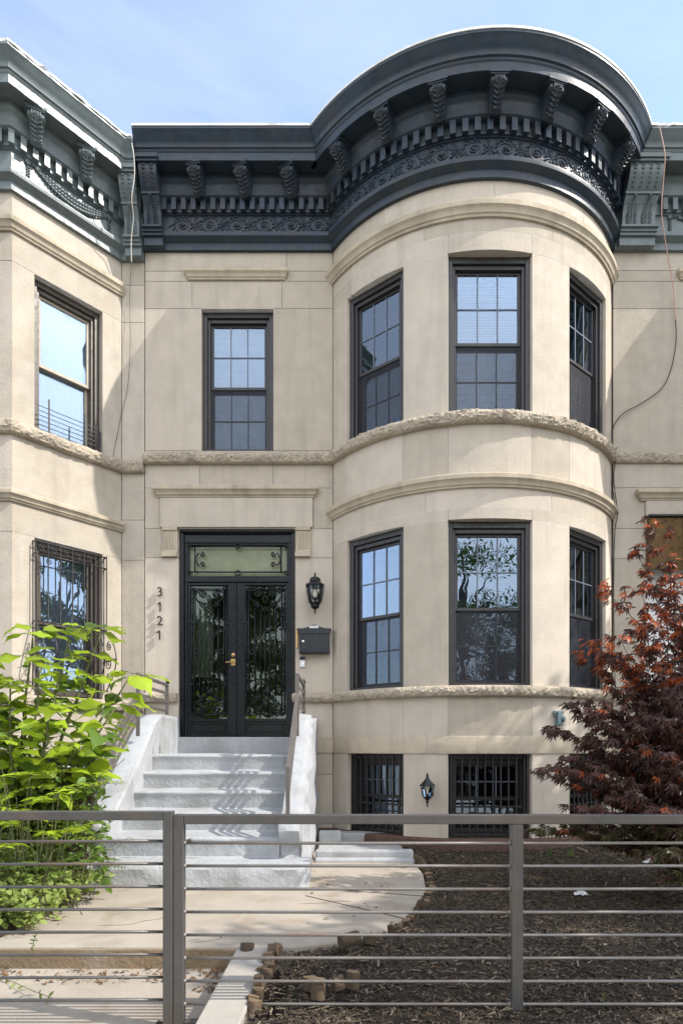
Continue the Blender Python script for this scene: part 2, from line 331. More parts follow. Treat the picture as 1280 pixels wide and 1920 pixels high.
# ---------------------------------------------------------------- window
def window(parent, cx, cy, th, Wd, z0, z1, rec=.06, fm='frame', sashm='frame', style='blind', label=None, screen=True, grid=(3, 2), low_open=0, lowgrid=True, mat_c=False):
    mp = frame_map(cx, cy, th); h = Wd/2; b = MB(); T = .06
    b.fbox(mp, -h, -h+T, -rec-.12, -rec, z0, z1); b.fbox(mp, h-T, h, -rec-.12, -rec, z0, z1)
    b.fbox(mp, -h+T, h-T, -rec-.12, -rec, z1-T*1.2, z1); b.fbox(mp, -h+T, h-T, -rec-.12, -rec+.01, z0, z0+T*.6)
    t2 = T+.035   # inner stop
    b.fbox(mp, -h+T, -h+t2, -rec-.16, -rec-.03, z0+T*.6, z1-T*1.2); b.fbox(mp, h-t2, h-T, -rec-.16, -rec-.03, z0+T*.6, z1-T*1.2)
    b.fbox(mp, -h+t2, h-t2, -rec-.16, -rec-.03, z1-T*1.2-.05, z1-T*1.2)
    fr = b.build('window', fm, parent, bevel=.004)
    if label: fr['label'] = label
    a, c = -h+t2, h-t2; zb, zt = z0+T*.6, z1-T*1.2-.05; zm = (zb+zt)/2; st = .034
    for k, (p, q, w) in enumerate(((zm-.02, zt, -rec-.07), (zb, zm+.02, -rec-.12))):
        s = MB(); s.fbox(mp, a, a+st, w-.03, w, p, q); s.fbox(mp, c-st, c, w-.03, w, p, q)
        s.fbox(mp, a+st, c-st, w-.03, w, p, p+st*(1.1 if k == 0 else 1.5)); s.fbox(mp, a+st, c-st, w-.03, w, q-st*.9, q)
        so_ = s.build('sash', sashm, fr, bevel=.002)
        g = MB(); g.fbox(mp, a+st, c-st, w-.018, w-.014, p+st, q-st*.8); g.build('pane', 'glass', fr)
        if grid and (k == 0 or lowgrid):
            m_ = MB(); aa, cc, pp, qq = a+st, c-st, p+st*1.1, q-st*.9
            for i in range(1, grid[0]): u = aa+(cc-aa)*i/grid[0]; m_.fbox(mp, u-.006, u+.006, w-.012, w-.004, pp, qq)
            for i in range(1, grid[1]): z = pp+(qq-pp)*i/grid[1]; m_.fbox(mp, aa, cc, w-.0125, w-.0045, z-.006, z+.006)
            m_.build('muntin_grid', 'muntin' if k == 0 else sashm, fr)
    if screen:
        s = MB(); s.fbox(mp, a+.01, c-.01, -rec-.085, -rec-.083, zb, zm); s.build('insect_screen', 'screen', fr)
        s = MB(); w = -rec-.08
        s.fbox(mp, a, a+.014, w-.012, w, zb, zm-.02); s.fbox(mp, c-.014, c, w-.012, w, zb, zm-.02); s.fbox(mp, a+.014, c-.014, w-.012, w, zb, zb+.014); s.build('screen_frame', fm, fr)
    r = MB(); wi = -rec-.17
    r.fbox(mp, -h-.1, h+.1, wi-.75, wi-.7, z0-.1, z1+.1); r.fbox(mp, -h-.15, -h-.1, wi-.75, wi, z0-.1, z1+.1); r.fbox(mp, h+.1, h+.15, wi-.75, wi, z0-.1, z1+.1)
    r.fbox(mp, -h-.15, h+.15, wi-.75, wi, z1+.1, z1+.15); r.fbox(mp, -h-.15, h+.15, wi-.75, wi, z0-.15, z0-.1); r.build('room_interior', 'dark', fr)
    if style in ('curtain', 'sheer', 'blind', 'full'):
        cu = MB(); n = 60
        if style == 'blind':
            z = z1; k = 0
            while z > z0:
                d = -rec-.172; t = .003*sin(k*1.7)
                p_ = [(*mp(uu, dd), zz+t*(uu < 0)) for uu, dd, zz in ((a-.02, d+.006, z-.026), (c+.02, d+.006, z-.026), (c+.02, d-.005, z), (a-.02, d-.005, z))]
                cu.hexa(p_+[(x_, y_, z_+.002) for x_, y_, z_ in p_]); z -= .024; k += 1
        else:
            if style == 'curtain': spans = ((a-.03, a+(c-a)*.42), (c-(c-a)*.4, c+.03))
            else: spans = ((a-.03, c+.03),)
            for (u0, u1) in spans:
                rows = []
                for i in range(n+1):
                    u = u0+(u1-u0)*i/n; d = -rec-.172+.007*sin(i*1.15)+.004*sin(i*.41)
                    rows.append([(*mp(u, d), z0-.05), (*mp(u+.02*sin(i*.3), d), (z0+z1)/2), (*mp(u, d), z1+.05)])
                cu.grid(rows)
        cu.build('curtain' if style != 'blind' else 'slatted_blind', 'blind' if style == 'blind' else ('sheer' if mat_c else 'curtain'), fr, smooth=style != 'blind')
    return fr
def bar_grille(parent, mp, u0, u1, z0, z1, n, w=.02, mt='wrought', hz=(0, .5, 1), name='window_bars', r=.008):
    b = MB()
    for i in range(n): u = u0+(u1-u0)*(i+.5)/n; b.fbox(mp, u-r, u+r, w-.008, w+.008, z0, z1)
    for f in hz: z = z0+.03+(z1-z0-.06)*f; b.fbox(mp, u0, u1, w-.016, w-.009, z-.012, z+.012)
    b.fbox(mp, u0, u0+.02, w-.015, w+.012, z0, z1); b.fbox(mp, u1-.02, u1, w-.015, w+.012, z0, z1)
    return b.build(name, mt, parent)
# ---------------------------------------------------------------- cornice
def corn_prof(dz=0):
    z = lambda a: a+dz
    return [(-.02, z(7.56)), (.045, z(7.56)), (.045, z(7.645)), (.055, z(7.65)), (.075, z(7.665)), (.115, z(7.69)), (.12, z(7.72)), (.12, z(7.735)), (.05, z(7.745)),
            (.05, z(7.985)), (.07, z(7.99)), (.07, z(8.145)), (.13, z(8.155)), (.15, z(8.17)), (.15, z(8.29)), (.165, z(8.315)), (.19, z(8.34)), (.195, z(8.40)),
            (.35, z(8.405)), (.35, z(8.385)), (.385, z(8.385)), (.385, z(8.475)), (.395, z(8.485)), (.40, z(8.505)), (.42, z(8.515)), (.425, z(8.545)), (.445, z(8.575)), (.475, z(8.61)), (.495, z(8.65)), (.505, z(8.66)), (.505, z(8.685)), (.05, z(8.70))]
def bracket_mesh(mt, dz):    # scroll modillion around local origin; u across, w outward
    b = MB(); mp = flat
    pro = [(.15, 8.06), (.185, 8.045), (.215, 8.07), (.215, 8.11), (.235, 8.17), (.275, 8.22), (.32, 8.245), (.35, 8.275), (.352, 8.32), (.335, 8.345), (.15, 8.345)]
    n = len(pro)
    for h, k in ((.066, 0), (.045, .012)):
        vs = []
        for sgn in (-1, 1):
            for i, (w, z) in enumerate(pro): hh = h*(.72+.28*(z-8.04)/.3); vs.append((sgn*hh, -(w+(k if 1 < i < n-2 else 0)), z+dz-(k*.6 if i < 4 else 0)))
        b.add(vs, [tuple(range(n-1, -1, -1)), tuple(range(n, 2*n))]+[(i, (i+1) % n, n+(i+1) % n, n+i) for i in range(n)])
    b.box(-.078, .078, -.365, -.15, 8.345+dz, 8.365+dz); b.box(-.092, .092, -.375, -.15, 8.365+dz, 8.40+dz)
    # acanthus lobes and scroll eyes
    for s in (-1, 1):
        for i in range(6):
            t = i/5; w = .212+.12*t; z = 8.07+.19*t+dz
            b.tube([(s*.006, -w-.012, z-.012), (s*(.03+.008*t), -w-.022, z+.012), (s*(.05+.006*t), -w-.006, z+.040)], [.010, .012, .003], 5)
        b.lathe((s*.060, -.315, 8.295+dz), [(.0, -.012), (.036, -.012), (.036, .012), (.0, .016)], 12, axis=(s, 0, 0))
    b.tube([(0, -.216, 8.055+dz), (0, -.24, 8.11+dz), (0, -.275, 8.18+dz), (0, -.335, 8.24+dz), (0, -.37, 8.29+dz)], [.006, .014, .012, .014, .02], 6)
    for i in range(5): x = -.036+.018*i; b.tube([(x, -.365, 8.275+dz), (x, -.372, 8.31+dz), (x, -.352, 8.342+dz)], .007, 5)
    b.v = [(x*1.22, -.15+(y+.15)*1.05, 8.40+dz-(8.40+dz-z)*.79) for x, y, z in b.v]
    o = b.build('bracket', mt, None, smooth='auto'); return o
def console(parent, mt, mp, u0, u1, dz, label=None):    # tall double-scroll console at a party wall
    b = MB(); c = (u0+u1)/2; hw = (u1-u0)/2
    pro = [(.13, 7.76), (.15, 7.76), (.16, 7.90), (.20, 8.02), (.245, 8.07), (.25, 8.10), (.27, 8.11), (.29, 8.14), (.335, 8.20), (.37, 8.27), (.385, 8.33), (.37, 8.37), (.0, 8.37), (.0, 7.76)]
    rows = []; n = len(pro)
    vs = [(*mp(u, w), z+dz) for u in (c-hw*.88, c+hw*.88) for (w, z) in pro]
    b.add(vs, [tuple(range(n-1, -1, -1)), tuple(range(n, 2*n))]+[(i, (i+1) % n, n+(i+1) % n, n+i) for i in range(n)])
    b.fbox(mp, c-hw*1.02, c+hw*1.02, 0, .40, 8.37+dz, 8.40+dz); b.fbox(mp, c-hw*1.12, c+hw*1.12, 0, .42, 8.402+dz, 8.45+dz)
    b.fbox(mp, c-hw*.92, c+hw*.92, 0, .27, 8.085+dz, 8.115+dz)
    for (w, za, zb) in ((.20, 7.735, 7.76), (.17, 7.70, 7.735), (.15, 7.665, 7.70), (.12, 7.56, 7.665)): b.fbox(mp, c-hw*(.9+w*.5), c+hw*(.9+w*.5), 0, w, za+dz+.0005, zb+dz)
    nl = max(2, int(round((u1-u0)/.125)))
    for k in range(nl):
        u = c-hw*.8+hw*1.6*(k+.5)/nl
        for i in range(6):      # bell-flower drops on the upper scroll
            t = i/5; z = 8.34-.19*t+dz; w = .385-.095*t**1.2; r = .022*(1-.35*t)
            b.tube([(*mp(u-r*1.2, w+.0), z+.012), (*mp(u-r*.6, w+.012), z-.006), (*mp(u, w+.016), z-.013), (*mp(u+r*.6, w+.012), z-.006), (*mp(u+r*1.2, w), z+.012)], .0065, 5)
    nl2 = max(1, nl//2)
    for k in range(nl2):        # leaf on the lower scroll
        u = c-hw*.8+hw*1.6*(k+.5)/nl2; hh = hw*1.3/nl2/2*1.05
        b.tube([(*mp(u, .155), 7.78+dz), (*mp(u, .175), 7.92+dz), (*mp(u, .225), 8.03+dz), (*mp(u, .28), 8.065+dz)], [.007, .008, .01, .02], 6)
        for i in range(8):
            t = i/7; z = 7.79+.21*t+dz; w = .153+.035*t*t
            for s in (-1, 1): b.tube([(*mp(u+s*.012, w), z), (*mp(u+s*hh*.5, w+.014), z+.014), (*mp(u+s*hh*.95, w+.004), z+.045)], [.004, .011, .003], 5)
    o = b.build('console', mt, parent, smooth='auto')
    if label: o['label'] = label
    return o
def cornice(parent, path, mt, dz, dent_range, br_list, flash_rough=.0, nm='cornice', cont='scroll', skip=()):
    b = MB(); path.sweep(b, corn_prof(dz), step=.35, closed=False); c = b.build('cornice', mt, parent, smooth='auto')
    fl = MB(); path.sweep(fl, [(.02, 8.703+dz), (.512, 8.688+dz), (.512, 8.715+dz), (.46, 8.73+dz+.0), (.02, 8.76+dz)], step=.06, rough=flash_rough); fl.build('roof_flashing', 'flash', c)
    d = MB(); s0, s1 = dent_range; n = int((s1-s0)/.128)
    for i in range(n+1):
        s = s0+(s1-s0)*i/n
        d.fbox(lambda u, w: path.at(u, w), s-.031, s+.031, .07, .138, 8.005+dz, 8.152+dz)
    for i in range(n):
        s = s0+(s1-s0)*(i+.5)/n; d.fbox(lambda u, w: path.at(u, w), s-.032, s+.032, .07, .088, 8.005+dz, 8.03+dz)
    d.build('dentil_course', mt, c)
    base = None
    for s in br_list:
        x, y = path.at(s, 0); x1, y1 = path.at(s, .3); th = atan2(x1-x, -(y1-y))
        if base is None: base = bracket_mesh(mt, dz); o = base
        else: o = base.copy(); COL.objects.link(o)
        o.location = (x, y, 0); o.rotation_euler = (0, 0, th); o.parent = c
    return c
def pmap(path): return lambda u, w: path.at(u, w)
def scroll_frieze(parent, path, s0, s1, dz, mt):
    b = MB(); P = .345; n = int(round((s1-s0)/P)); P = (s1-s0)/n; zc = 7.868+dz; mp = pmap(path)
    def T(pts, r): b.tube([(*mp(u, .048+e*.85), zc+(z-zc)*.86) for (u, z, e) in pts], [q*.85 for q in r] if isinstance(r, list) else r*.85, 5)
    for i in range(n):
        c = s0+P*(i+.5); sg = 1 if i % 2 == 0 else -1
        sp = spiral((c, zc), .105, 1.9, pi/2*sg+pi, -sg, 26)
        T([(u, z, .006) for u, z in sp], [.011]*20+[.012]*7)
        T([(c-.02, zc-.004, .012), (c, zc, .018), (c+.02, zc+.004, .012)], .016)
        # stem that links scrolls
        st = [(c-P/2+P*k/10, zc+sg*(.105*cos(pi*(k/10-.5))*1.15-.03), .004) for k in range(11)]
        T(st, .010)
        for k in range(13):    # leaf lobes curling off the scroll
            a = 2*pi*k/13+i; r0 = .105; r1 = .135+.018*sin(k*2.1)
            T([(c+r0*cos(a), zc+r0*sin(a), .006), (c+(r0+.02)*cos(a+.16), zc+(r0+.02)*sin(a+.16), .014), (c+r1*cos(a+.38), max(7.75+dz, min(8.0+dz, zc+r1*sin(a+.38))), .002)], [.006, .011, .003])
        for k in range(5):
            a = 2*pi*k/5+i; T([(c, zc, .015), (c+.03*cos(a), zc+.03*sin(a), .014), (c+.045*cos(a+.4), zc+.045*sin(a+.4), .004)], [.006, .009, .003])
        for sgn in (-1, 1):
            u = c+P/2
            for k in range(4):
                a = sgn*(.5+.35*k); T([(u, zc, .004), (u+.05*cos(a)*(1 if k % 2 else -1), zc+.06*sin(a), .014), (u+.075*cos(a)*(1 if k % 2 else -1), zc+.105*sin(a), .003)], [.005, .010, .003])
    return b.build('frieze_ornament', mt, parent, smooth=True)
def swag_frieze(parent, path, s0, s1, dz, mt):
    b = MB(); zc = 7.95+dz; mp = pmap(path)
    def T(pts, r, n=6): b.tube([(*mp(u, .05+e), z) for (u, z, e) in pts], r, n)
    Lg = s1-s0; n = 26
    for k in range(n):      # leafy garland
        t = k/(n-1); u = s0+.09+(Lg-.18)*t; z = zc-.13*sin(pi*t)+.03; r = .012+.026*sin(pi*t)
        for q in (-1, 0, 1):
            T([(u, z+q*r*.7, .01), (u+.03, z+q*r*1.25-.004, .012+r*.5), (u+.05, z+q*r*1.6, .004)], [r*.45, r*.6, .003], 5)
    for (u, a) in ((s0+.05, 1), (s1-.05, -1)):
        for k in range(7):
            an = 2*pi*k/7; T([(u, zc+.02, .012), (u+.026*cos(an), zc+.02+.026*sin(an), .02), (u+.04*cos(an+.3), zc+.02+.04*sin(an+.3), .004)], [.008, .013, .003], 5)
        for k in range(5): z = zc-.035-.032*k; T([(u-.018, z+.01, .004), (u, z-.008, .02), (u+.018, z+.01, .004)], .009, 5)
        for q in range(3): T([(u+a*(.04+.03*q), zc+.02+.02*q, .006), (u+a*(.09+.03*q), zc+.05-.03*q, .018), (u+a*(.15+.03*q), zc+.03-.02*q, .004)], [.006, .01, .003], 5)
    return b.build('frieze_ornament', mt, parent, smooth=True)

# ================================================================ MAIN HOUSE
H = empty('row_house', (.5, 0, 0), 'pale limestone row house with rounded bay and dark slate blue cornice between two neighbours', 'house')
st, mo, tr_, rg = MB(), MB(), MB(), MB()
X = WX; Z = WZ
flatb = []
def fb(x0, x1, y0, y1): flatb.append((X(x0) if x0 != 272 else XL, X(x1) if x1 != 622 else -.11, Z(y1), Z(y0)))
for a in [(272, 537, 462, 508), (537, 622, 462, 508), (272, 537, 508, 527), (537, 622, 508, 527), (272, 360, 527, 578), (360, 528, 527, 578), (528, 622, 527, 578),
          (272, 378, 578, 845), (512, 622, 578, 845), (272, 374, 845, 915), (374, 512, 845, 915), (512, 622, 845, 915), (272, 300, 915, 991), (300, 587, 915, 991), (587, 622, 915, 991),
          (272, 335, 991, 1046), (553, 622, 991, 1046), (272, 335, 1046, 1310), (553, 622, 1046, 1310), (272, 335, 1310, 1384), (553, 622, 1310, 1384),
          (272, 335, 1384, 1414), (553, 622, 1384, 1414), (272, 335, 1414, 1452), (553, 622, 1414, 1452), (272, 335, 1452, 1576), (553, 622, 1452, 1576), (335, 553, 1384, 1576)]: fb(*a)
ashlar(st, mo, flat, flatb, .3)
# bow courses (degrees, z)
e = math.degrees(TH); c0, s1_, s2_ = 13.0, 27.3, 49.7
def row(js, z0, z1): return [(js[i], js[i+1], z0, z1) for i in range(len(js)-1)]
bb = row([-e, -34, 1, 34, e], 7.26, 7.58)+row([-e, -20.5, 20.5, e], 6.99, 7.26)+row([-e, -s2_+2, -c0, c0, s2_-2, e], 6.78, 6.99)
for (a, b_) in ((-e, -s2_), (-s1_, -c0), (c0, s1_), (s2_, e)):
    bb += [(a, b_, 4.9, 6.78), (a, b_, 1.8, 3.745), (a, b_, .12, 1.088)]
bb += row([-e, -s2_-1, -s1_, -c0, c0, s1_, s2_+1, e], 4.18, 4.9)
bb += row([-e, -20, 20, e], 3.87, 4.18)+row([-e, -s2_, -c0, c0, s2_, e], 3.745, 3.87)
bb += row([-e, -s2_-1, -s1_, -c0, c0, s1_, s2_+1, e], 1.287, 1.8)+row([-e, -20, 20, e], 1.088, 1.287)
ashlar(st, mo, bowm, bb, .28, deg=R)
merge(st, mo); st.build('wall', ['stone', 'mortar'], H, bevel=.0012)
# bow mouldings
for (a, b_, w) in ((7.14, 7.30, .085), (4.095, 4.235, .085)):
    m = MB(); bow_band(m, molding(a, b_, w)); m.build('stone_moulding', 'trim', H, smooth='auto')
def course(path, z0, z1, w, name, par, s0=0, s1=None, seed=0, rough=.017, mt='rough'):
    m = MB(); h = z1-z0; path.sweep(m, [(-.02, z0), (w*.55, z0), (w*.8, z0+h*.1), (w*.92, z0+h*.22), (w*1.0, z0+h*.36), (w*1.05, z0+h*.5), (w*1.05, z0+h*.64), (w*.98, z0+h*.78), (w*.85, z0+h*.9), (w*.7, z1-.004), (-.02, z1+.008)], step=.013, rough=rough, s0=s0, s1=s1, seed=seed)
    return m.build(name, mt, par)
Pstraight = -.11-XL
course(PM, 4.815, 4.955, .085, 'sill_course', H, seed=1)
course(PM, 1.735, 1.86, .085, 'sill_course', H, s0=X(553)-XL+.001, seed=2)
course(PM, 1.735, 1.86, .07, 'sill_course', H, s0=0, s1=X(334)-XL, seed=3)
m = MB(); PM.sweep(m, [(-.01, 1.09), (.016, 1.09), (.018, 1.10), (.018, 1.278), (.012, 1.288), (-.01, 1.29)], step=.3, s0=X(553)-XL+.001); m.build('water_table', 'trim', H, smooth='auto')
m = MB(); PM.sweep(m, [(-.25, -.15), (.035, -.15), (.03, .10), (.01, .118), (-.25, .12)], step=.03, rough=.012, s0=X(553)-XL, seed=4); m.build('plinth', 'brick', H, smooth='auto')
# window hood, door lintel
m = MB(); ret_molding(m, flat, X(356), X(531), Z(526), Z(507), .075); m.build('window_hood', 'trim', H, smooth='auto')
m = MB(); ret_molding(m, flat, X(302), X(584), Z(934), Z(914), .10); m.build('door_hood', 'trim', H, smooth='auto')
m = MB(); m.fbox(flat, X(301), X(586), -.01, .035, Z(990), Z(935)); m.build('door_lintel', 'stone', H, bevel=.004)
for (a, b_) in ((306, 333.5), (555, 582)):
    m = MB(); u0, u1 = X(a), X(b_)
    m.fbox(flat, u0, u1, -.01, .03, Z(1035), Z(990)-.003); m.fbox(flat, u0-.012, u1+.0, -.01, .055, Z(1045), Z(1037)); m.fbox(flat, u0-.004, u1-.002, -.01, .042, Z(1037), Z(1034)); m.fbox(flat, u0-.006, u1, -.01, .048, Z(996), Z(990.6))
    for k in range(4): u = u0+.02+(u1-u0-.04)*(k+.5)/4; m.tube([(u, -.031, Z(1030)), (u, -.034, Z(1028)), (u, -.034, Z(1002)), (u, -.031, Z(1000))], .011, 8)
    m.build('pilaster_capital', 'trim', H, smooth='auto')
# window recesses
window(H, X(445), 0, 0, X(512)-X(378), Z(843), Z(578), rec=.07, style='blind', label='dark framed window on the flat wall above the front door')
for (za, zb, stl) in ((4.955, 6.78, ('blind', 'blind', 'full')), (1.86, 3.745, ('blind2', 'blind2', 'curtain'))):
    for k, (thd, ha) in enumerate(((-38.5, 11.2), (0, 13.0), (38.5, 11.2))):
        rr = R*cos(rad(ha)); th = rad(thd)
        window(H, CX+rr*sin(th), CY-rr*cos(th), th, 2*R*sin(rad(ha)), za, zb, rec=.05 if k == 1 else .04, style=stl[k], mat_c=k == 2)
for (thd, ha) in ((-38.5, 11.2), (0, 13.0), (38.5, 11.2)):
    rr = R*cos(rad(ha)); th = rad(thd); wd = 2*R*sin(rad(ha)); cx, cy = CX+rr*sin(th), CY-rr*cos(th)
    wv = window(H, cx, cy, th, wd, .12, 1.088, rec=.12, style='none', screen=False, fm='frame', grid=(3, 2))
    bar_grille(wv, frame_map(cx, cy, th), -wd/2+.03, wd/2-.03, .13, 1.07, 10 if thd == 0 else 8, w=-.05, hz=(0, .36, 1))
# basement area threshold stone
m = MB(); m.box(-.60, -.11, -.06, .0, -.15, .02)
# cornice
def s_of_theta(a): return Pstraight+R*(rad(a)+TH)
s_br = [X(375)/1.03-XL, X(467)/1.03-XL, X(559)/1.03-XL+.01]
s_br = [(375-640)/1139*7.6-XL, (467-640)/1139*7.6-XL, (559-640)/1139*7.6-XL]+[s_of_theta(15.2*k) for k in range(-3, 4)]
c = cornice(H, PM, 'corn', 0, (.29, PM.len-.15), s_br)
scroll_frieze(c, PM, .33, PM.len-.08, 0, 'corn')
console(c, 'corn', flat, XL+.025, XL+.27, 0)
# house body behind the facade
m = MB(); m.box(XL+.01, XR-.01, .95, 11, -.2, 8.2); m.box(XL+.01, -.3, .31, .94, 4.5, 8.2); m.box(XL+.01, XR-.01, .0, 11, 8.2, 8.66); m.build('house_body', 'house', H)
m = MB()
PB2 = Path([(CX+(R-.25)*sin(-TH+2*TH*i/24), CY-(R-.25)*cos(-TH+2*TH*i/24)) for i in range(25)])
v = [(CX+R*.97*sin(-TH+2*TH*i/24), CY-R*.97*cos(-TH+2*TH*i/24)) for i in range(25)]
for z in (7.0, 8.65): m.add([(x, y, z) for x, y in v]+[(CX, .5, z)], [tuple(range(26)) if z > 8 else tuple(range(25, -1, -1))])
m.build('bay_roof', 'house', H)
# ---- front door
dx0, dx1, dzb, dzt = X(335), X(553), Z(1382), Z(991); rc = .07
m = MB(); g = .055
m.fbox(flat, dx0, dx0+g, -rc-.14, -rc+.03, dzb, dzt); m.fbox(flat, dx1-g, dx1, -rc-.14, -rc+.03, dzb, dzt)
m.fbox(flat, dx0+g, dx1-g, -rc-.14, -rc+.03, dzt-.05, dzt); m.fbox(flat, dx0+g, dx1-g, -rc-.14, -rc, dzt-.16, dzt-.052)
m.fbox(flat, dx0+g, dx0+g+.04, -rc-.14, -rc-.01, dzb, dzt-.16); m.fbox(flat, dx1-g-.04, dx1-g, -rc-.14, -rc-.01, dzb, dzt-.16)
zt0, zt1 = Z(1088), Z(1077); m.fbox(flat, dx0+g, dx1-g, -rc-.12, -rc-.005, zt0, zt1)
m.tube([(dx0+.02, rc-.05, dzt-.028), (dx1-.02, rc-.05, dzt-.028)], .016, 8)
m.build('door_frame', 'iron', H, bevel=.004)
def scr(mb, pts, r=.0075, w=-rc+.0): mb.tube([(u, -w, z) for u, z in pts], r*1.3, 6)
# transom
tx0, tx1, tz0, tz1 = dx0+g+.045, dx1-g-.045, Z(1077), Z(1017)
m = MB(); m.fbox(flat, tx0-.03, tx1+.03, -rc-.09, -rc-.02, tz1, dzt-.16); m.fbox(flat, tx0-.006, tx0+.014, -rc-.09, -rc-.02, tz0, tz1); m.fbox(flat, tx1-.014, tx1+.006, -rc-.09, -rc-.02, tz0, tz1)
trn = m.build('transom_window', 'iron', H)
m = MB(); m.fbox(flat, tx0, tx1, -rc-.07, -rc-.065, tz0, tz1); m.build('pane', 'lit_pane', trn)
m = MB(); w_ = -rc-.005
def ring(mb, c, r, rr=.0065, w=w_): mb.tube([(c[0]+r*cos(2*pi*i/16), -w, c[1]+r*sin(2*pi*i/16)) for i in range(17)], rr*1.3, 6, caps=False)
zl, zh = tz0+.05, tz1-.03; xl, xr = tx0+.09, tx1-.09
scr(m, [(tx0+.02, zl), (tx1-.02, zl)], w=w_); scr(m, [(tx0+.02, zh), (tx1-.02, zh)], w=w_); scr(m, [(xl, zl), (xl, zh)], w=w_); scr(m, [(xr, zl), (xr, zh)], w=w_)
for (x, sg) in ((xl, 1), (xr, -1)):
    zc = (zl+zh)/2
    arc_ = [(x+sg*(.085-.075*cos(t)), zc+.085*sin(t)) for t in [(-1.25+2.5*k/12) for k in range(13)]]
    scr(m, arc_, w=w_)
    for s2 in (1, -1): scr(m, spiral((x+sg*.095, zc+s2*.062), .034, 1.5, pi/2*s2+ (0 if sg > 0 else 0), -s2*sg, 18), .0065, w_)
for x, sg in ((tx0+.03, 1), (tx1-.03, -1)):
    for z in (zl-.012, zh+.006): scr(m, spiral((x, z), .03, 1.3, pi/2, sg, 14), .006, w_)
for z in (zl-.012, zh+.008): ring(m, ((tx0+tx1)/2, z), .033)
m.build('scrollwork', 'iron', trn, smooth=True)
# leaves of the door
lx = [(dx0+g+.04, X(441)-.002), (X(441)+.002, dx1-g-.04)]
zb_, ztp = dzb+.012, zt0-.003
for k, (a, b_) in enumerate(lx):
    m = MB(); sl_, sr_ = (.03, .115) if k == 0 else (.105, .035); w0, w1 = -rc-.10, -rc-.03
    m.fbox(flat, a, a+sl_, w0, w1, zb_, ztp); m.fbox(flat, b_-sr_, b_, w0, w1, zb_, ztp); m.fbox(flat, a+sl_, b_-sr_, w0, w1, ztp-.035, ztp)
    zk = Z(1347); m.fbox(flat, a+sl_, b_-sr_, w0, w1, zk-.04, zk); m.fbox(flat, a+sl_, b_-sr_, w0, w1, zb_, zb_+.03)
    lf = m.build('door', 'iron', H, bevel=.003); tag(lf, 'left leaf of the black iron front door' if k == 0 else 'right leaf of the black iron front door')
    m = MB(); m.fbox(flat, a+sl_, b_-sr_, w0+.02, w1-.02, zb_+.03, zk-.04)
    q0, q1, p0, p1 = a+sl_+.03, b_-sr_-.03, zb_+.055, zk-.065
    for (s0, s1, t0, t1) in ((q0, q1, p1-.01, p1), (q0, q1, p0, p0+.01), (q0, q0+.01, p0, p1), (q1-.01, q1, p0, p1)): m.fbox(flat, s0, s1, w1-.021, w1-.006, t0, t1)
    m.build('kick_panel', 'iron', lf, bevel=.002)
    ga, gb, gz0, gz1 = a+sl_, b_-sr_, zk, ztp-.035
    m = MB(); m.fbox(flat, ga, gb, w0+.03, w0+.035, gz0, gz1); m.build('pane', 'glassd', lf)
    m = MB(); w_ = w1+.004; cx = (ga+gb)/2; hw = (gb-ga)/2
    for f in (-.8, -.5, -.22, 0, .22, .5, .8): scr(m, [(cx+hw*f, gz0+(.30 if abs(f) < .7 else .03)), (cx+hw*f, gz1-(.30 if abs(f) < .7 else .03)-.1*(abs(f) < .1))], .0058, w_)
    for s in (-1, 1):
        scr(m, [(cx+s*hw*.93, gz0+.06), (cx+s*hw*.93, gz1-.06)], .006, w_)
        for (zc, rr, sg) in ((gz1-.11, .05, 1), (gz0+.12, .055, -1)):
            scr(m, spiral((cx+s*hw*.38, zc), rr, 1.7, pi/2*sg, s*sg, 20), .0065, w_)
            scr(m, spiral((cx+s*hw*.42, zc-sg*.145), rr*.72, 1.5, -pi/2*sg, -s*sg, 18), .006, w_)
            scr(m, spiral((cx+s*hw*.82, zc+sg*.06), .03, 1.3, 0, s, 12), .006, w_)
            scr(m, [(cx+s*hw*.38, zc+sg*.05), (cx+s*hw*.72, zc+sg*.035), (cx+s*hw*.8, zc-sg*.03), (cx+s*hw*.62, zc-sg*.10), (cx+s*hw*.42, zc-sg*.11)], .0065, w_)
            scr(m, [(cx+s*hw*.20, zc-sg*.16), (cx+s*hw*.08, zc-sg*.22), (cx, zc-sg*.26)], .006, w_)
            scr(m, [(cx, zc-sg*.02), (cx+s*hw*.12, zc-sg*.07), (cx, zc-sg*.13)], .006, w_)
        for zc in (gz0+(gz1-gz0)*.70, gz0+(gz1-gz0)*.28): scr(m, [(cx+s*hw*(.93-.16*0)+.028*cos(t), zc+.05*sin(t)) for t in [2*pi*q/16 for q in range(17)]], .0055, w_)
        ring(m, (cx+s*hw*.65, gz0+(gz1-gz0)*.5), .03, .006, w_)
    scr(m, [(ga+.02, gz1-.05), (gb-.02, gz1-.05)], .006, w_); scr(m, [(ga+.02, gz0+.05), (gb-.02, gz0+.05)], .006, w_)
    m.build('scrollwork', 'iron', lf, smooth=True)
    if k == 0:
        m = MB(); hx, hz = X(441)-.045, Z(1240); m.fbox(flat, hx-.03, hx+.03, w1, w1+.008, hz-.045, hz+.045); m.tube([(hx, -w1-.005, hz), (hx, -w1-.05, hz), (hx-.02, -w1-.055, hz), (hx-.09, -w1-.055, hz-.008)], .008, 8); m.build('handle', 'brass', lf, bevel=.003)
        m = MB(); m.lathe((hx, -w1, Z(1226)), [(.026, 0), (.026, .01), (.018, .016), (.0, .018)], 16, (0, -1, 0)); m.build('deadbolt', 'brass', lf)
m = MB(); x0, x1 = dx0-.02, dx1+.02
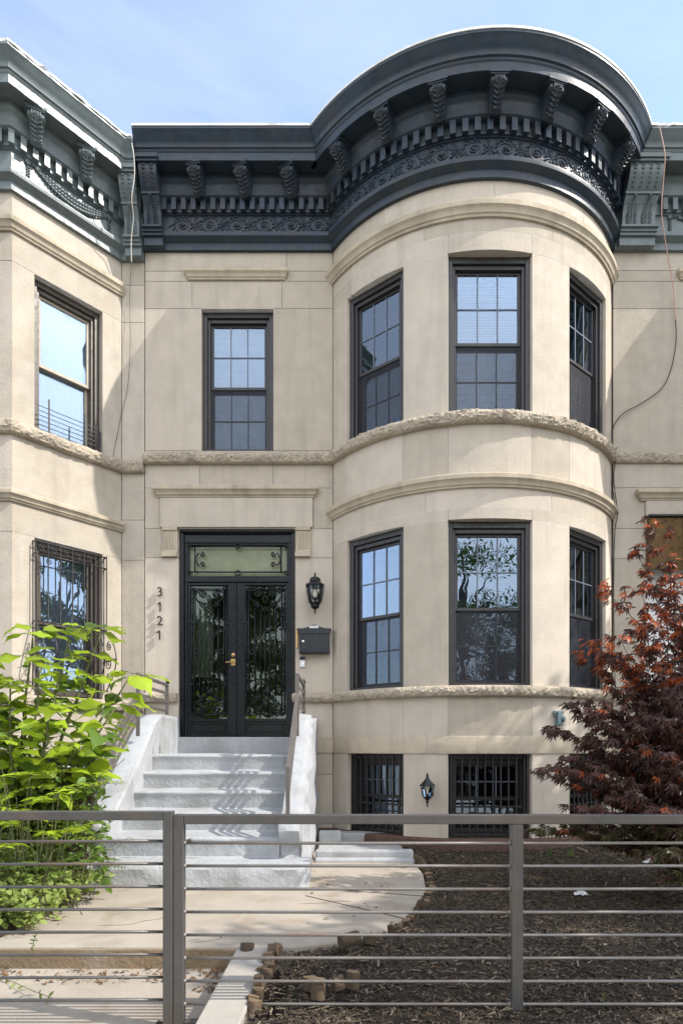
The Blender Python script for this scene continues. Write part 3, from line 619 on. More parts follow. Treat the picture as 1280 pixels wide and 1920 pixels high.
m.box(x0, x1, 2.6, 2.65, 1.2, 4.1); m.box(x0, x1, .31, 2.6, 4.0, 4.05); m.box(x1, x1+.04, .31, 2.6, 1.2, 4.0); m.box(x0-.04, x0, .31, 2.6, 1.2, 4.0); m.build('vestibule', 'hall', H)
m = MB(); m.box(x0+.08, x0+.38, .33, .36, Z(1265), Z(1088)); m.box(x0-.02, x1, .3, 2.6, 1.2, 1.285); m.build('vestibule_panel', 'hallw', H)
m = MB(); m.box(dx1+.012, dx1+.035, -.02, -.001, Z(1215), Z(1180)); m.build('strike_plate', 'brass', H)
# house numbers
for (t, px, py) in (('3', 301, 1112), ('1', 300, 1139), ('2', 301, 1166), ('1', 299, 1192)):
    if t == '1':
        m = MB(); m.fbox(flat, .004, .018, -.011, .011, -.06, .06); m.prism([(-.026, .034), (-.022, .024), (.004, .042), (.004, .06)], flat, -.011, .011); me = m.build('digit', 'wrought').data; bpy.data.objects.remove(bpy.data.objects['digit'])
        o = bpy.data.objects.new('house_number', me); COL.objects.link(o); o.parent = H
    else:
        cu = bpy.data.curves.new('digit', 'FONT'); cu.body = t; cu.size = .172; cu.extrude = .011; cu.align_x = 'CENTER'; cu.align_y = 'CENTER'; cu.offset = -.001
        ob = bpy.data.objects.new('tmp', cu); COL.objects.link(ob); dg = bpy.context.evaluated_depsgraph_get(); me = bpy.data.meshes.new_from_object(ob.evaluated_get(dg)); bpy.data.objects.remove(ob)
        me.materials.clear(); me.materials.append(M['wrought']); o = bpy.data.objects.new('house_number', me); COL.objects.link(o); o.parent = H; o.rotation_euler = (pi/2, 0, 0)
    o.location = (X(px), -.034, Z(py)); o['label'] = 'dark stand-off numeral %s left of the front door' % t
settle(H)

# ================================================================ NEIGHBOURS
def neighbour(ox, dz, label, left):
    Hn = empty('row_house', (-5.5+ox, 0, 0), label, 'house')
    x = lambda a: a+ox
    bay = [(x(-5.85), 0), (x(-4.98), -1.0), (x(-3.72), -1.0), (x(-2.84), 0)]
    P = Path([(x(-8.55), 0)]+bay+[(x(-2.545), 0)])
    sb, sm = MB(), MB()
    # straight wall with a door opening, ashlar
    dl, dr = x(-8.12), x(-6.62)
    zs = [-.3, 1.09, 1.29, 1.8, 3.60, 3.99, 4.52, 4.88, 6.84, 7.19, 7.33, 7.6]
    def sgm(a, b_, zz, holes=()):
        L_ = []
        for i in range(len(zz)-1):
            z0, z1 = zz[i], zz[i+1]; cuts = [a, b_]
            for (h0, h1, g0, g1) in holes:
                if g0 < z1-.01 and g1 > z0+.01: cuts += [h0, h1]
            cuts = sorted(set(cuts))
            for j in range(len(cuts)-1):
                if not any(cuts[j] >= h0-.001 and cuts[j+1] <= h1+.001 and g0 < z1-.01 and g1 > z0+.01 for (h0, h1, g0, g1) in holes): L_.append((cuts[j], cuts[j+1], z0, z1))
        return L_
    ashlar(sb, sm, flat, sgm(x(-8.55), x(-5.85), zs, [(dl, dr, 1.28, 3.99), (x(-7.56), x(-6.64), 4.88, 6.84)]), .3)
    zp = [-.3, 1.12, 1.70, 3.58, 4.10, 4.75, 6.66, 7.14, 7.6]
    ashlar(sb, sm, flat, sgm(x(-2.84), x(-2.545), zp), .3)
    ws = []
    for (a, b_) in zip(bay[:-1], bay[1:]):
        d = Vector(b_)-Vector(a); Lf = d.length; th = atan2(d.y, d.x); mp = frame_map(a[0], a[1], th)
        if abs(th) < .1: u0, u1 = .22, Lf-.22
        else: u0, u1 = (.25, 1.07) if th > 0 else (Lf-1.07, Lf-.25)
        if left and th > 0: u0, u1 = .25, 1.07
        zz = [-.3, .12, 1.08, 1.70, 3.60, 3.99, 4.77, 6.66, 6.98, 7.6]
        hs = [(u0, u1, 1.70, 3.60), (u0, u1, 4.77, 6.66), (u0, u1, .12, 1.08)]
        ashlar(sb, sm, mp, sgm(0, Lf, zz, hs), .26)
        c_ = mp((u0+u1)/2, 0)
        ws.append((c_, th, u1-u0))
        for (z0, z1) in ((4.85, 6.66), (1.78, 3.60), (.12, 1.08)):
            wn = window(Hn, c_[0], c_[1], th, u1-u0, z0, z1, rec=.08, fm='frame_n', sashm='sash_n' if z0 > 4 else 'frame_n', style='full' if z0 > 1 else 'none', grid=None, screen=False, mat_c=z0 > 4)
            if left and th > 0 and z0 > 4: guardwin = (wn, mp, u0, u1)
            if left and th > 0 and 1 < z0 < 4: grillewin = (wn, mp, u0, u1)
    merge(sb, sm); sb.build('wall', ['stone_l', 'mortar'], Hn, bevel=.0012)
    sE = P.len
    for (a, b_) in ((6.985, 7.13), (3.94, 4.06)):
        m = MB(); P.sweep(m, molding(a, b_, .08), step=.3, s0=P.c[1]-.0, s1=P.c[4]+.02); m.build('stone_moulding', 'trim', Hn, smooth='auto')
    course(P, 4.70, 4.85, .08, 'sill_course', Hn, s0=P.c[1], seed=11); course(P, 1.62, 1.76, .08, 'sill_course', Hn, s0=P.c[1], seed=12)
    course(P, 4.83, 4.955, .06, 'sill_course', Hn, s0=0, s1=P.c[1]-.05, seed=13)
    m = MB(); ret_molding(m, flat, dl+.06-.12, dr+.1, 4.34, 4.48, .10); m.build('door_hood', 'trim', Hn, smooth='auto')
    m = MB(); m.fbox(flat, dl-.02, dr+.05, -.01, .035, 3.995, 4.335); m.build('door_lintel', 'stone_l', Hn, bevel=.004)
    m = MB(); ret_molding(m, flat, x(-7.67), x(-6.45), 7.20, 7.32, .07); m.build('window_hood', 'trim', Hn, smooth='auto')
    window(Hn, x(-7.10), 0, 0, .92, 4.955, 6.84, rec=.08, fm='frame_n', style='full')
    # door
    m = MB(); m.fbox(flat, dl, dl+.09, -.25, -.10, 1.28, 3.99); m.fbox(flat, dr-.09, dr, -.25, -.10, 1.28, 3.99); m.fbox(flat, dl+.09, dr-.09, -.25, -.10, 3.9, 3.99); m.fbox(flat, dl+.09, dr-.09, -.22, -.14, 1.28, 3.9)
    m.build('door', 'white' if not left else 'frame_n', Hn, bevel=.004)
    cc = cornice(Hn, P, 'corn_n', dz, (.62, sE-.32), [P.c[1]-.9, P.c[1]-.3, P.c[1]+.34, P.c[1]+.98, P.c[2]+.31, P.c[2]+.94, P.c[3]+.28, P.c[3]+.86], flash_rough=.022)
    swag_frieze(cc, P, P.c[3]+.13, P.c[4]-.13, dz, 'corn_n'); swag_frieze(cc, P, P.c[2]+.13, P.c[3]-.13, dz, 'corn_n'); swag_frieze(cc, P, P.c[1]+.13, P.c[2]-.13, dz, 'corn_n'); swag_frieze(cc, P, .66, P.c[1]-.4, dz, 'corn_n')
    console(cc, 'corn_n', flat, x(-2.545)-.215, x(-2.545)-.005, dz); console(cc, 'corn_n', flat, x(-8.55)+.02, x(-8.55)+.49, dz, 'wide double scroll console')
    m = MB(); m.box(x(-8.54), x(-2.55), .95, 11, -.2, 8.2); m.box(x(-8.54), x(-2.55), .0, 11, 8.2+dz, 8.6+dz)
    m.add([(a, b_, 8.5+dz) for a, b_ in bay], [(0, 1, 2, 3)]); m.build('house_body', 'house', Hn)
    if left:
        wn, mp, u0, u1 = guardwin; b = MB()
        for z in (4.93, 4.985, 5.04, 5.095, 5.15): b.tube([(*mp(u0+.03, .0), z), (*mp(u1-.03, .0), z)], .005, 5)
        for u in (u0+.16, u1-.22, u1-.035): b.fbox(mp, u-.008, u+.008, .0, .014, 4.87, 5.26 if u < u1-.1 else 5.12)
        tag(b.build('window_guard', 'wrought', wn), 'low black child guard rail')
        wn, mp, u0, u1 = grillewin; b = MB(); a, c_ = u0-.02, u1+.02; zt, zm, zb = 3.56, 2.62, 1.86; wo = .07
        n = 7
        for i in range(n):
            u = a+(c_-a)*i/(n-1)
            pts = [(*mp(u, wo), zt), (*mp(u, wo), zm)]+[(*mp(u, wo+.24*sin(pi*min(1, t*1.02))**1.0*(1 if t < .5 else 1)), zm-(zm-zb)*t) for t in [k/10 for k in range(1, 11)]]
            b.tube(pts, .008, 6)
        for z, ww in ((zt-.02, wo), (zt-.16, wo), (zm, wo), ((zm+zb)/2, wo+.24), (zb, wo+.03)):
            b.tube([(*mp(a, -.0), z), (*mp(a, ww), z), (*mp(c_, ww), z), (*mp(c_, -.0), z)], .009, 6)
        for i in range(n-1):
            u = a+(c_-a)*(i+.5)/(n-1)
            b.tube([(*mp(u_, wo), z_) for u_, z_ in spiral((u, zt-.09), .04, 1.4, pi/2, 1, 14)], .006, 5)
        for sd in (a, c_):
            b.tube([(*mp(sd, wo-.07), zt), (*mp(sd, wo-.07), zb)], .008, 6)
            for zc, rr in ((2.42, .06), (2.20, .08), (2.02, .06)):
                b.tube([(*mp(sd, .10+q), z_) for q, z_ in spiral((.03, zc), rr, 1.6, pi/2, 1, 16)], .007, 5)
        tag(b.build('window_grille', 'wrought', wn, smooth=True), 'black wrought iron grille bellying out at the bottom')
    settle(Hn); return Hn
neighbour(0, -.13, 'left neighbour row house with angular bay, iron window grille and weathered grey green cornice', True)
HR = neighbour(12.06, 0, 'right neighbour row house beyond the rounded bay, with bronze door canopy and grey cornice', False)
# right neighbour canopy
m = MB(); cx0, cx1 = 3.86, 5.6; pts = [(.0, 3.42), (.0, 4.12), (.06, 4.12), (.16, 3.95), (.26, 3.72), (.30, 3.42), (.28, 3.40)]
cx0 = 3.93
m.prism([(cx0, 3.45), (cx1, 3.45), (cx1, 4.10), (cx0, 4.10)], flat, .005, .10)
for k in range(4): u = cx0+.012+.41*k; m.box(u, u+.02, -.108, -.1, 3.46, 4.09)
m.box(cx0-.006, cx1, -.125, -.1085, 3.43, 3.47)
cb = m.build('door_canopy', 'canopy', None, bevel=.004); tag(cb, 'bronze metal canopy box over the right neighbour door', 'canopy')
m = MB(); m.box(cx0-.02, cx1+.03, -.14, -.0, 4.102, 4.125); m.build('canopy_flashing', 'wrought', cb)

# ================================================================ GROUND
def sheet(name, pts, z, mt, label=None, thick=0, **k):
    b = MB(); n = len(pts)
    if thick:
        b.add([(x, y, (z(x, y) if callable(z) else z)) for x, y in pts]+[(x, y, (z(x, y) if callable(z) else z)-thick) for x, y in pts], [tuple(range(n)), tuple(range(2*n-1, n-1, -1))]+[(i, n+i, n+(i+1) % n, (i+1) % n) for i in range(n)])
    else: b.add([(x, y, z) for x, y in pts], [tuple(range(n))])
    return b.build(name, mt, None, **k)
def g2(px, py, z=0): d = (E-z)*F/(py-1400); return ((px-640)/F*d, -D+d)
tag(sheet('ground', [(-300, -300), (300, -300), (300, 300), (-300, 300)], -.42, 'grass'), kind='structure')
tag(sheet('road', [(-200, -22), (200, -22), (200, -11), (-200, -11)], -.39, 'asphalt'), kind='structure')
tag(sheet('pavement', [(-200, -10.8), (200, -10.8), (200, -5.33), (-200, -5.33)], -.27, 'conc2', thick=.12), kind='structure')
tag(sheet('far_pavement', [(-200, -25), (200, -25), (200, -22.2), (-200, -22.2)], -.27, 'conc2', thick=.12), kind='structure')
# raised stoop walk: concrete with curved right edge
yb = -D+3.55
cv = [(.67, -D+6.66), (.74, -D+6.1), (.75, -D+5.55), (.69, -D+4.94), (.52, -D+4.37), (.35, -D+3.95), (.12, -D+3.68), (-.30, yb)]
walk = [(-3.4, yb), (-.30, yb)]+cv[::-1][1:]+[(.67, -1.05), (-3.4, -1.05)]
o = sheet('walkway', walk, 0, 'conc', thick=.16, bevel=.012, seg=2); tag(o, kind='structure')
# lower walk in panels
def lowz(x, y): return -.125-(yb-y)*.09
o = sheet('lower_walk', [(-3.4, -5.325), (-.66, -5.325), (-.66, yb-.001), (-3.4, yb-.001)], lowz, 'conc', thick=.1); tag(o, kind='structure')
m = MB(); m.box(-3.4, -.602, yb-.012, yb-.001, -.155, -.014); tag(m.build('walkway_riser', 'stepface', None, bevel=.004), kind='structure')
# score joints on the raised walk (real grooves as narrow dark strips of grit)
m = MB(); m.bar((-.28, -D+4.75, .001), (.45, -D+4.1, .001), .008, .006); m.bar((-.3, -D+5.02, .0012), (.70, -D+4.72, .0012), .006, .006); 
random.seed(77)
for (x, y, a, n_) in ((-1.6, -3.9, .3, 16), (-.9, -4.25, 1.35, 7), (-2.2, -4.2, .9, 6), (.1, -3.3, 2.2, 8)):      # cracks
    pts = [Vector((x, y, .0))]
    for k in range(n_): a += random.gauss(0, .35); pts.append(pts[-1]+Vector((cos(a)*.06, sin(a)*.03, 0)))
    pts = [p for p in pts if p.y > yb+.01]; m.tube(pts, [.0008]+[.0026]*(len(pts)-2)+[.0006], 4)
tag(m.build('walkway_joint', 'brick', None), kind='structure')
# concrete strip beside the lower walk
m = MB(); m.hexa([(-.665, -5.32, -.3), (-.465, -5.32, -.3), (-.40, yb-.002, -.3), (-.60, yb-.002, -.3), (-.665, -5.32, -.085), (-.465, -5.32, -.085), (-.40, yb-.002, .012), (-.60, yb-.002, .012)])
tag(m.build('path_edging', 'conc2', None, bevel=.008, seg=2), 'pale raised concrete curb strip beside the lower walk and the log edging', 'curb')
# planting bed, soil relief
def bedz(x, y):
    h = -.01+.03*noise.noise(Vector((x*1.3, y*1.3, 0)))+.012*noise.noise(Vector((x*6, y*6, 3)))
    if y < -4.0: h -= (-4.0-y)*.08
    return h
def inwalk(x, y):
    if y > -D+6.3: return x < .80 and y < -1.0 and x > -.3
    if y > yb: 
        for (a, b_) in zip(cv[:-1], cv[1:]):
            if b_[1] <= y <= a[1]:
                f = (y-b_[1])/(a[1]-b_[1]); return x < b_[0]+(a[0]-b_[0])*f+.02
        return x < .75
    return x < -.44
rows = []
b = MB()
xs = [-.9+.045*i for i in range(150)]; ys = [-5.3+.045*j for j in range(119)]
for y in ys: rows.append([(x, y, bedz(x, y)-(.10 if inwalk(x, y) or (x < -.3 and y < -3.9) else 0)) for x in xs])
b.grid(rows); tag(b.build('planting_bed', 'soil', None, smooth=True), kind='structure')
def chips(n, name, mt, reg, lmin=.012, lmax=.042, cond=None, lift=.004):
    b = MB(); k = 0
    while k < n:
        x = random.uniform(reg[0], reg[1]); y = random.uniform(reg[2], reg[3])
        if inwalk(x+.0, y) or (cond and not cond(x, y)): continue
        k += 1; l = random.uniform(lmin, lmax); w = random.uniform(.003, .009)*(1 if lmax < .08 else 1.2); a = random.uniform(0, pi); t = random.gauss(0, .28); rl = random.gauss(0, .5)
        d = Vector((cos(a)*cos(t), sin(a)*cos(t), sin(t))); q = Vector((-sin(a)*cos(rl), cos(a)*cos(rl), sin(rl))); u = d.cross(q)
        c = Vector((x, y, bedz(x, y)+lift+random.uniform(0, .012))); b.tone = random.random()
        j = random.uniform(.5, 1)
        p = [c-d*l/2-q*w*j, c-d*l/2+q*w*.4, c+d*l/2+q*w*j, c+d*l/2-q*w*.5]
        b.add(p+[c-d*l*.4+u*.003, c+d*l*.42+u*.003], [(3, 2, 1, 0), (0, 4, 5, 3), (1, 2, 5, 4), (0, 1, 4), (2, 3, 5)])
    return tag(b.build(name, mt, None), kind='stuff')
near = lambda x, y: abs(x) < .60*(y+D)+.25
chips(36000, 'mulch', 'chip', (-.5, 3.6, -5.26, -.6), cond=near)
chips(260, 'mulch', 'chipl', (-.4, 3.4, -5.2, -1.0), .05, .09, cond=near)
chips(2400, 'mulch', 'chipl', (-.5, 3.6, -5.26, -.6), .01, .045, cond=lambda x, y: near(x, y) and (random.random() < (.9 if y < -3.95 else .16)))  # pale chips packed denser at the front to paint sunlight on the mulch
# left bed soil
def lbz(x, y): return .02+.03*noise.noise(Vector((x*2, y*2, 7)))+max(0, (-2.3-x))*.05
b = MB(); b.grid([[(x, y, lbz(x, y)-(.12 if x > -2.05-.3*(y+4.3)*0 else 0)) for x in [-6+.1*i for i in range(41)]] for y in [-4.28+.1*j for j in range(44)]]); tag(b.build('left_bed', 'soil', None, smooth=True), kind='structure')

# ================================================================ STOOP
SX0, SX1 = -2.09, -.56
ST = empty('stoop', (-1.35, -2, 0), 'white painted masonry stoop with curled cheek walls leading up to the iron front door', 'steps')
ds = [6.7, 6.4, 6.1, 5.77, 5.4]; zt = [1.082-.18*k for k in range(6)]
m = MB(); rnd = lambda: noise.noise
prof = []    # step outline y,z
yk = [-D+d for d in ds]
prof.append((-.0, 1.082))
for k, y in enumerate(yk):
    z = zt[k]; prof += [(y+.03, z+.001), (y+.008, z-.004), (y-.004, z-.016), (y-.006, z-.03), (y+.002, z-.045), (y+.004, z-.10), (y+.004, zt[k+1]+.012), (y-.008, zt[k+1]+.0)]
nx = 40; rows = []
for i in range(nx+1):
    x = SX0-.01+(SX1-SX0+.02)*i/nx
    rows.append([(x, y+.010*noise.noise(Vector((x*5, y*4, z*9))), z+.006*noise.noise(Vector((x*4, y*6, z*5+4)))) for (y, z) in prof])
m.grid(rows)
m.build('steps', 'stoop', ST, smooth='auto')
# bottom step
m = MB(); y0, y1 = -D+5.0, -D+5.45; x0, x1 = -2.3, -.27; n = 50; pr = [(y1, .182), (y0+.05, .182), (y0+.012, .175), (y0, .155), (y0+.004, .08), (y0-.004, -.02)]
rows = []
for i in range(n+1):
    x = x0+(x1-x0)*i/n; cr_ = max(0, (x-(x1-.10))/.10); inset = .06*cr_**2
    rows.append([(x, y+(inset if y < y1 else 0)+.011*noise.noise(Vector((x*6, z*9, 1))), z+.005*noise.noise(Vector((x*5, y*5, 2)))) for (y, z) in pr])
m.grid(rows); k = len(pr); e_ = [rows[-1][j] for j in range(k)]
m.add(e_+[(x1, y1, -.02)], [(k,)+tuple(range(k-1, -1, -1))]); 
m.build('bottom_step', 'stoop', ST, smooth='auto')
# threshold riser under the door
m = MB(); m.box(dx0-.05, dx1+.02, -.10, .12, 1.05, 1.291); m.build('door_sill', 'stoop', ST, bevel=.015, seg=2)
# cheek walls
def cheek(xc, hw, name, bumpy):
    # side silhouette in (y,z), then extruded with rounded top
    top = [(-.02, 1.55), (-.7, 1.55), (-.88, 1.53), (-1.0, 1.475)]
    for i in range(1, 9): t = i/8; top.append((-1.0-1.22*t, 1.475-.88*t-.02*sin(pi*t)))
    top += [(-2.32, .57), (-2.42, .575), (-2.51, .555), (-2.58, .505), (-2.61, .44), (-2.595, .38), (-2.54, .33), (-2.475, .305), (-2.445, .27), (-2.44, .20), (-2.47, .165)]
    sec = [(-1, -.09), (-.97, -.04), (-.88, -.012), (-.6, 0), (0, .006), (.6, 0), (.88, -.012), (.97, -.04), (1, -.09)]
    b = MB(); rows = []
    n = len(top)
    for i, (y, z) in enumerate(top):
        a = top[max(0, i-1)]; c_ = top[min(n-1, i+1)]; t = Vector((c_[0]-a[0], c_[1]-a[1])).normalized(); nn = Vector((t.y, -t.x)); 
        if nn.y < 0 and i < 12: nn = -nn
        nn = Vector((-t.y*-1, t.x*-1)) if False else nn
        if i >= 12: nn = Vector((t.y, -t.x)); nn = nn if nn.x < .2 else -nn
        r = []
        for (s, o) in sec:
            yy = y+nn.x*o*.5; zz = z+nn.y*o*.5; q = .012*noise.noise(Vector((s*2+xc, y*5, z*5)))
            r.append((xc+hw*s*(1.0)+q*.4, yy+q*.4*nn.x, zz+q*.4*nn.y))
        rows.append(r)
    b.grid(rows)
    for sgn, col in ((-1, 0), (1, len(sec)-1)):
        # side wall as strips down to the ground along y
        ny = 60; side = []
        outer = [(r[col][1], r[col][2]) for r in rows]
        base = []
        for i in range(n-1):
            pass
        cnt = (-.02, -.02)
        ys_ = [-.02-2.43*i/ny for i in range(ny+1)]
        def zat(y):
            for (a, c_) in zip(outer[:-1], outer[1:]):
                if c_[0] <= y <= a[0] and a[0]-c_[0] > 1e-6: return a[1]+(c_[1]-a[1])*(a[0]-y)/(a[0]-c_[0])
            return .16
        for y in ys_:
            zt_ = zat(max(y, -2.43)); r = []
            for j in range(10):
                z = -.02+(zt_+.02)*min(j, 8)/8; off = 0
                if bumpy and sgn > 0:
                    off = (.004+.060*abs(sin(y*9.2))*(.75+.25*sin(z*14))+.02*noise.noise(Vector((y*7, z*7, 1))))*(1 if j < 9 else 0); off *= min(1, (y+2.43)/.12)
                r.append((xc+sgn*(hw+off)+.004*noise.noise(Vector((y*5, z*5, sgn))), y, z))
            side.append(r)
        b.grid(side)
        # curled end disc sides
        endp = [(p[0], p[1]) for p in outer if p[0] < -2.40]
        poly = [(xc+sgn*hw, y, z) for y, z in endp]+[(xc+sgn*hw, -2.40, .16)]
        b.add(poly, [tuple(range(len(poly)))])
    # fill curl front
    return b.build(name, 'stoop', ST, smooth='auto')
cheek(-2.20, .115, 'cheek_wall', False); cheek(-.455, .10, 'cheek_wall', True)
# scuppers (two small arched openings) on the left cheek wall inner face
m = MB()
for y in (-.86, -1.10):
    pts = [(-2.079+.0, y-.035, 1.085), (-2.079, y+.035, 1.085)]+[(-2.079, y+.035*cos(t), 1.155+.035*sin(t)) for t in [pi*k/8 for k in range(9)]]
    m.add(pts, [tuple(range(len(pts)))])
m.build('scupper', 'curb', ST)
settle(ST)
# handrails
def handrail(x, label):
    r = empty('handrail', (x, -1.4, 1.0), label, 'railing', 'stoop handrails'); yA, yB, yC = -D+5.32, -D+6.48, -D+7.56
    def sl(y, o): return .98-o+(y-yA)*(1.74-.98)/(yB-yA)
    for (y, za, zb) in ((yA, .50, .98), (yB, 1.28, 1.95), (yC, 1.28, 1.95)):
        b = MB(); b.bar((x, y, za), (x, y, zb), .035, .035, up=(0, 1, 0)); b.build('post', 'rail', r, bevel=.002)
    b = MB(); b.bar((x, yB, 1.935), (x, yC, 1.935), .036, .03); b.bar((x, yA-.01, .975), (x, yB, 1.735), .036, .03); b.build('top_rail', 'rail', r, bevel=.002)
    for z in (1.83, 1.725, 1.61): b = MB(); b.bar((x, yB+.018, z), (x, yC-.018, z), .012, .034); b.build('bar', 'rail', r)
    for o in (.10, .195, .29):
        b = MB(); b.bar((x, yA+.018, sl(yA, o)), (x, yB-.018, sl(yB, o)), .012, .042); b.build('bar', 'rail', r)
    b = MB(); b.lathe((x, yC+.03, 1.95), [(.012, -.08), (.012, 0), (.022, .01), (.026, .03), (.012, .045), (.004, .065), (0, .075)], 10); b.build('finial', 'wrought', r)
    settle(r)
handrail(-2.17, 'grey flat-bar handrail on the left cheek wall behind the green leaves'); handrail(-.47, 'grey flat-bar handrail on the right cheek wall below the mailbox')
# white areaway curb right of the stoop
m = MB(); m.box(-.27, .74, -1.62, -1.50, -.02, .10); m.box(-.27, .74, -1.74, -1.621, -.02, .035); m.box(-.27, .0, -.6, -.5, -.02, .16); m.box(-.25, .60, -.50, -.30, -.02, .12); m.box(-.27, .70, -1.499, -.61, -.02, .02)
tag(m.build('areaway_curb', 'curb', None, bevel=.02, seg=2), 'low white painted curb enclosing the basement areaway right of the stoop', 'curb')

# ================================================================ FRONT FENCE
FY = -D+2.9; fs = 2.9/F
def fx(px): return (px-640)*fs
def fz(py): return E+(1400-py)*fs
fence = empty('fence_panel', (fx(800), FY, -.25), 'grey metal fence panel of horizontal rods in front of the mulch bed', 'fence')
for a, b_, y0 in ((327, 346, 1527), (957, 978, 1530)):
    m = MB(); m.box(fx(a), fx(b_), FY-.024, FY+.024, -.28, fz(y0) if a < 400 else fz(1545)-.0005); m.build('post', 'fence', fence, bevel=.003)
m = MB(); m.box(fx(346)+.0005, fx(1420), FY-.024, FY+.024, fz(1545), fz(1527.5)); m.build('top_rail', 'fence', fence, bevel=.003)
m = MB(); m.box(fx(346)+.0005, fx(957), FY-.018, FY+.018, fz(1922), fz(1913)); m.build('bottom_rail', 'fence', fence, bevel=.003)
for i in range(8):
    z = fz(1581+43.2*i); m = MB(); m.tube([(fx(340), FY, z), (fx(640), FY, z-.002*random.random()), (fx(1420), FY, z)], .0076, 8)
    for wx_ in (346, 956, 979): m.lathe((fx(wx_), FY, z), [(.0, -.012), (.0105, -.008), (.012, 0), (.009, .008), (0, .012)], 8, (1, 0, 0))
    m.build('rod', 'rod', fence, smooth=True)
settle(fence)
gate = empty('gate', (fx(160), FY, -.2), 'grey metal gate of horizontal rods at the left across the walkway', 'gate')
m = MB(); m.box(fx(308), fx(326), FY-.028, FY+.018, -.24, fz(1521)); m.build('post', 'fence', gate, bevel=.003)
m = MB(); m.box(fx(-120), fx(308)-.0005, FY-.028, FY+.018, fz(1537.5), fz(1521)); m.build('top_rail', 'fence', gate, bevel=.003)
for i in range(8): z = fz(1577.5+42.6*i); m = MB(); m.tube([(fx(-120), FY, z-.004), (fx(312), FY, z)], .0076, 8); m.build('rod', 'fence', gate, smooth=True)
m = MB(); m.tube([(fx(326), FY, fz(1576)), (fx(356), FY, fz(1576))], .004, 6); m.lathe((fx(356), FY, fz(1576)), [(0, -.01), (.008, -.006), (.01, 0), (.008, .006), (0, .01)], 10); m.build('latch', 'fence', gate, smooth=True)
settle(gate)

# ================================================================ WALL FIXTURES
# round coach lantern
lx_, lz_ = X(590.5)*.985, 0
Lw = empty('wall_lantern', (-.335, -.16, 2.65), 'black barrel-shaped coach lantern with clear bulb above the mailbox', 'lamp')
lx_, ly_ = (590.5-640)/F*(D-.16), -.16
def lz(py): return E+(1400-py)*(D-.16)/F
def lth(name, mt, prof, n=24): m = MB(); m.lathe((lx_, ly_, 0), [(r, lz(p)) for r, p in prof], n); return m.build(name, mt, Lw, smooth='auto')
lth('base', 'iron', [(0, 1152), (.006, 1150), (.012, 1147.5), (.006, 1144), (.035, 1141), (.055, 1138), (.05, 1136), (.068, 1132), (.072, 1130.5), (.0, 1130)])
lth('glass', 'glassc', [(.068, 1130.5), (.085, 1121), (.098, 1110), (.103, 1101)])
lth('cap', 'iron', [(.115, 1101), (.118, 1099), (.118, 1096.5), (.09, 1094.5), (.075, 1091), (.068, 1090), (.068, 1086.5), (.062, 1085), (.045, 1083), (.02, 1081.5), (.008, 1080), (.013, 1077.5), (.011, 1075.5), (0, 1073)])
m = MB(); m.lathe((lx_, ly_, 0), [(.0, lz(1121)), (.022, lz(1119.5)), (.032, lz(1116)), (.028, lz(1112)), (.016, lz(1108)), (.014, lz(1105)), (0, lz(1104))], 14); m.build('bulb', 'bulb', Lw, smooth=True)
m = MB()
for k in range(4):
    a = pi/4+k*pi/2
    if k in (0, 1, 2, 3): m.tube([(lx_+r*cos(a), ly_+r*sin(a), lz(p)) for r, p in ((.074, 1131), (.092, 1121), (.106, 1110), (.112, 1100))], .005, 6)
for sx in (-1, 1): m.tube([(lx_+sx*r, ly_, lz(p)) for r, p in ((.074, 1131), (.092, 1121), (.106, 1110), (.112, 1100))], .005, 6)
m.build('cage', 'iron', Lw, smooth=True)
m = MB(); m.lathe((lx_, -.001, lz(1112)), [(.055, 0), (.055, .012), (.03, .02), (0, .022)], 16, (0, -1, 0)); m.tube([(lx_, -.01, lz(1112)), (lx_, -.05, lz(1125)), (lx_, -.10, lz(1136)), (lx_, ly_, lz(1138))], .009, 8); m.build('arm', 'iron', Lw, smooth=True)
settle(Lw)
# small carriage lantern on the basement pier
bd = 7.00; bx, by = (801-640)/F*6.83, -D+6.83
def bz(py): return E+(1400-py)*6.83/F
Lb = empty('wall_lantern', (bx, by, bz(1480)), 'small black tapered carriage lantern on the pier between the basement windows', 'lamp')
def sq(name, mt, prof, n=4, rot=pi/4, sm=False):
    m = MB(); vs = []
    for r, p in prof:
        for j in range(n): a = rot+2*pi*j/n; vs.append((bx+r*cos(a), by+r*sin(a), bz(p)))
    k = len(prof); m.add(vs, [(i*n+j, i*n+(j+1) % n, (i+1)*n+(j+1) % n, (i+1)*n+j) for i in range(k-1) for j in range(n)]+[tuple(range(n-1, -1, -1)), tuple((k-1)*n+j for j in range(n))]); return m.build(name, mt, Lb)
sq('cap', 'iron', [(.088, 1474.5), (.088, 1473), (.045, 1465.5), (.04, 1464.5), (.018, 1459), (.012, 1457.5), (.014, 1455), (.004, 1450), (0, 1448.5)], 6, 0)
sq('glass', 'glassc', [(.043, 1494), (.066, 1476)], 6, 0)
sq('base', 'iron', [(.0, 1514), (.012, 1512), (.006, 1508), (.02, 1504), (.012, 1502), (.04, 1497), (.05, 1494.2), (0, 1494)], 6, 0)
m = MB()
for j in range(6): a = 2*pi*j/6; m.bar((bx+.048*cos(a), by+.048*sin(a), bz(1495)), (bx+.078*cos(a), by+.078*sin(a), bz(1474)), .009)
m.build('cage', 'iron', Lb)
wx, wy = bowm(math.degrees(asin((bx-CX)/(R+.15))), 0)
m = MB(); nrm = Vector((wx-CX, wy-CY, 0)).normalized(); m.lathe((wx, wy, bz(1490)), [(.045, 0), (.045, .01), (.02, .02), (0, .022)], 16, nrm); m.tube([(wx, wy, bz(1490)), (wx+nrm.x*.05, wy+nrm.y*.05, bz(1498)), (bx, by, bz(1499))], .009, 8); m.build('arm', 'iron', Lb, smooth=True)
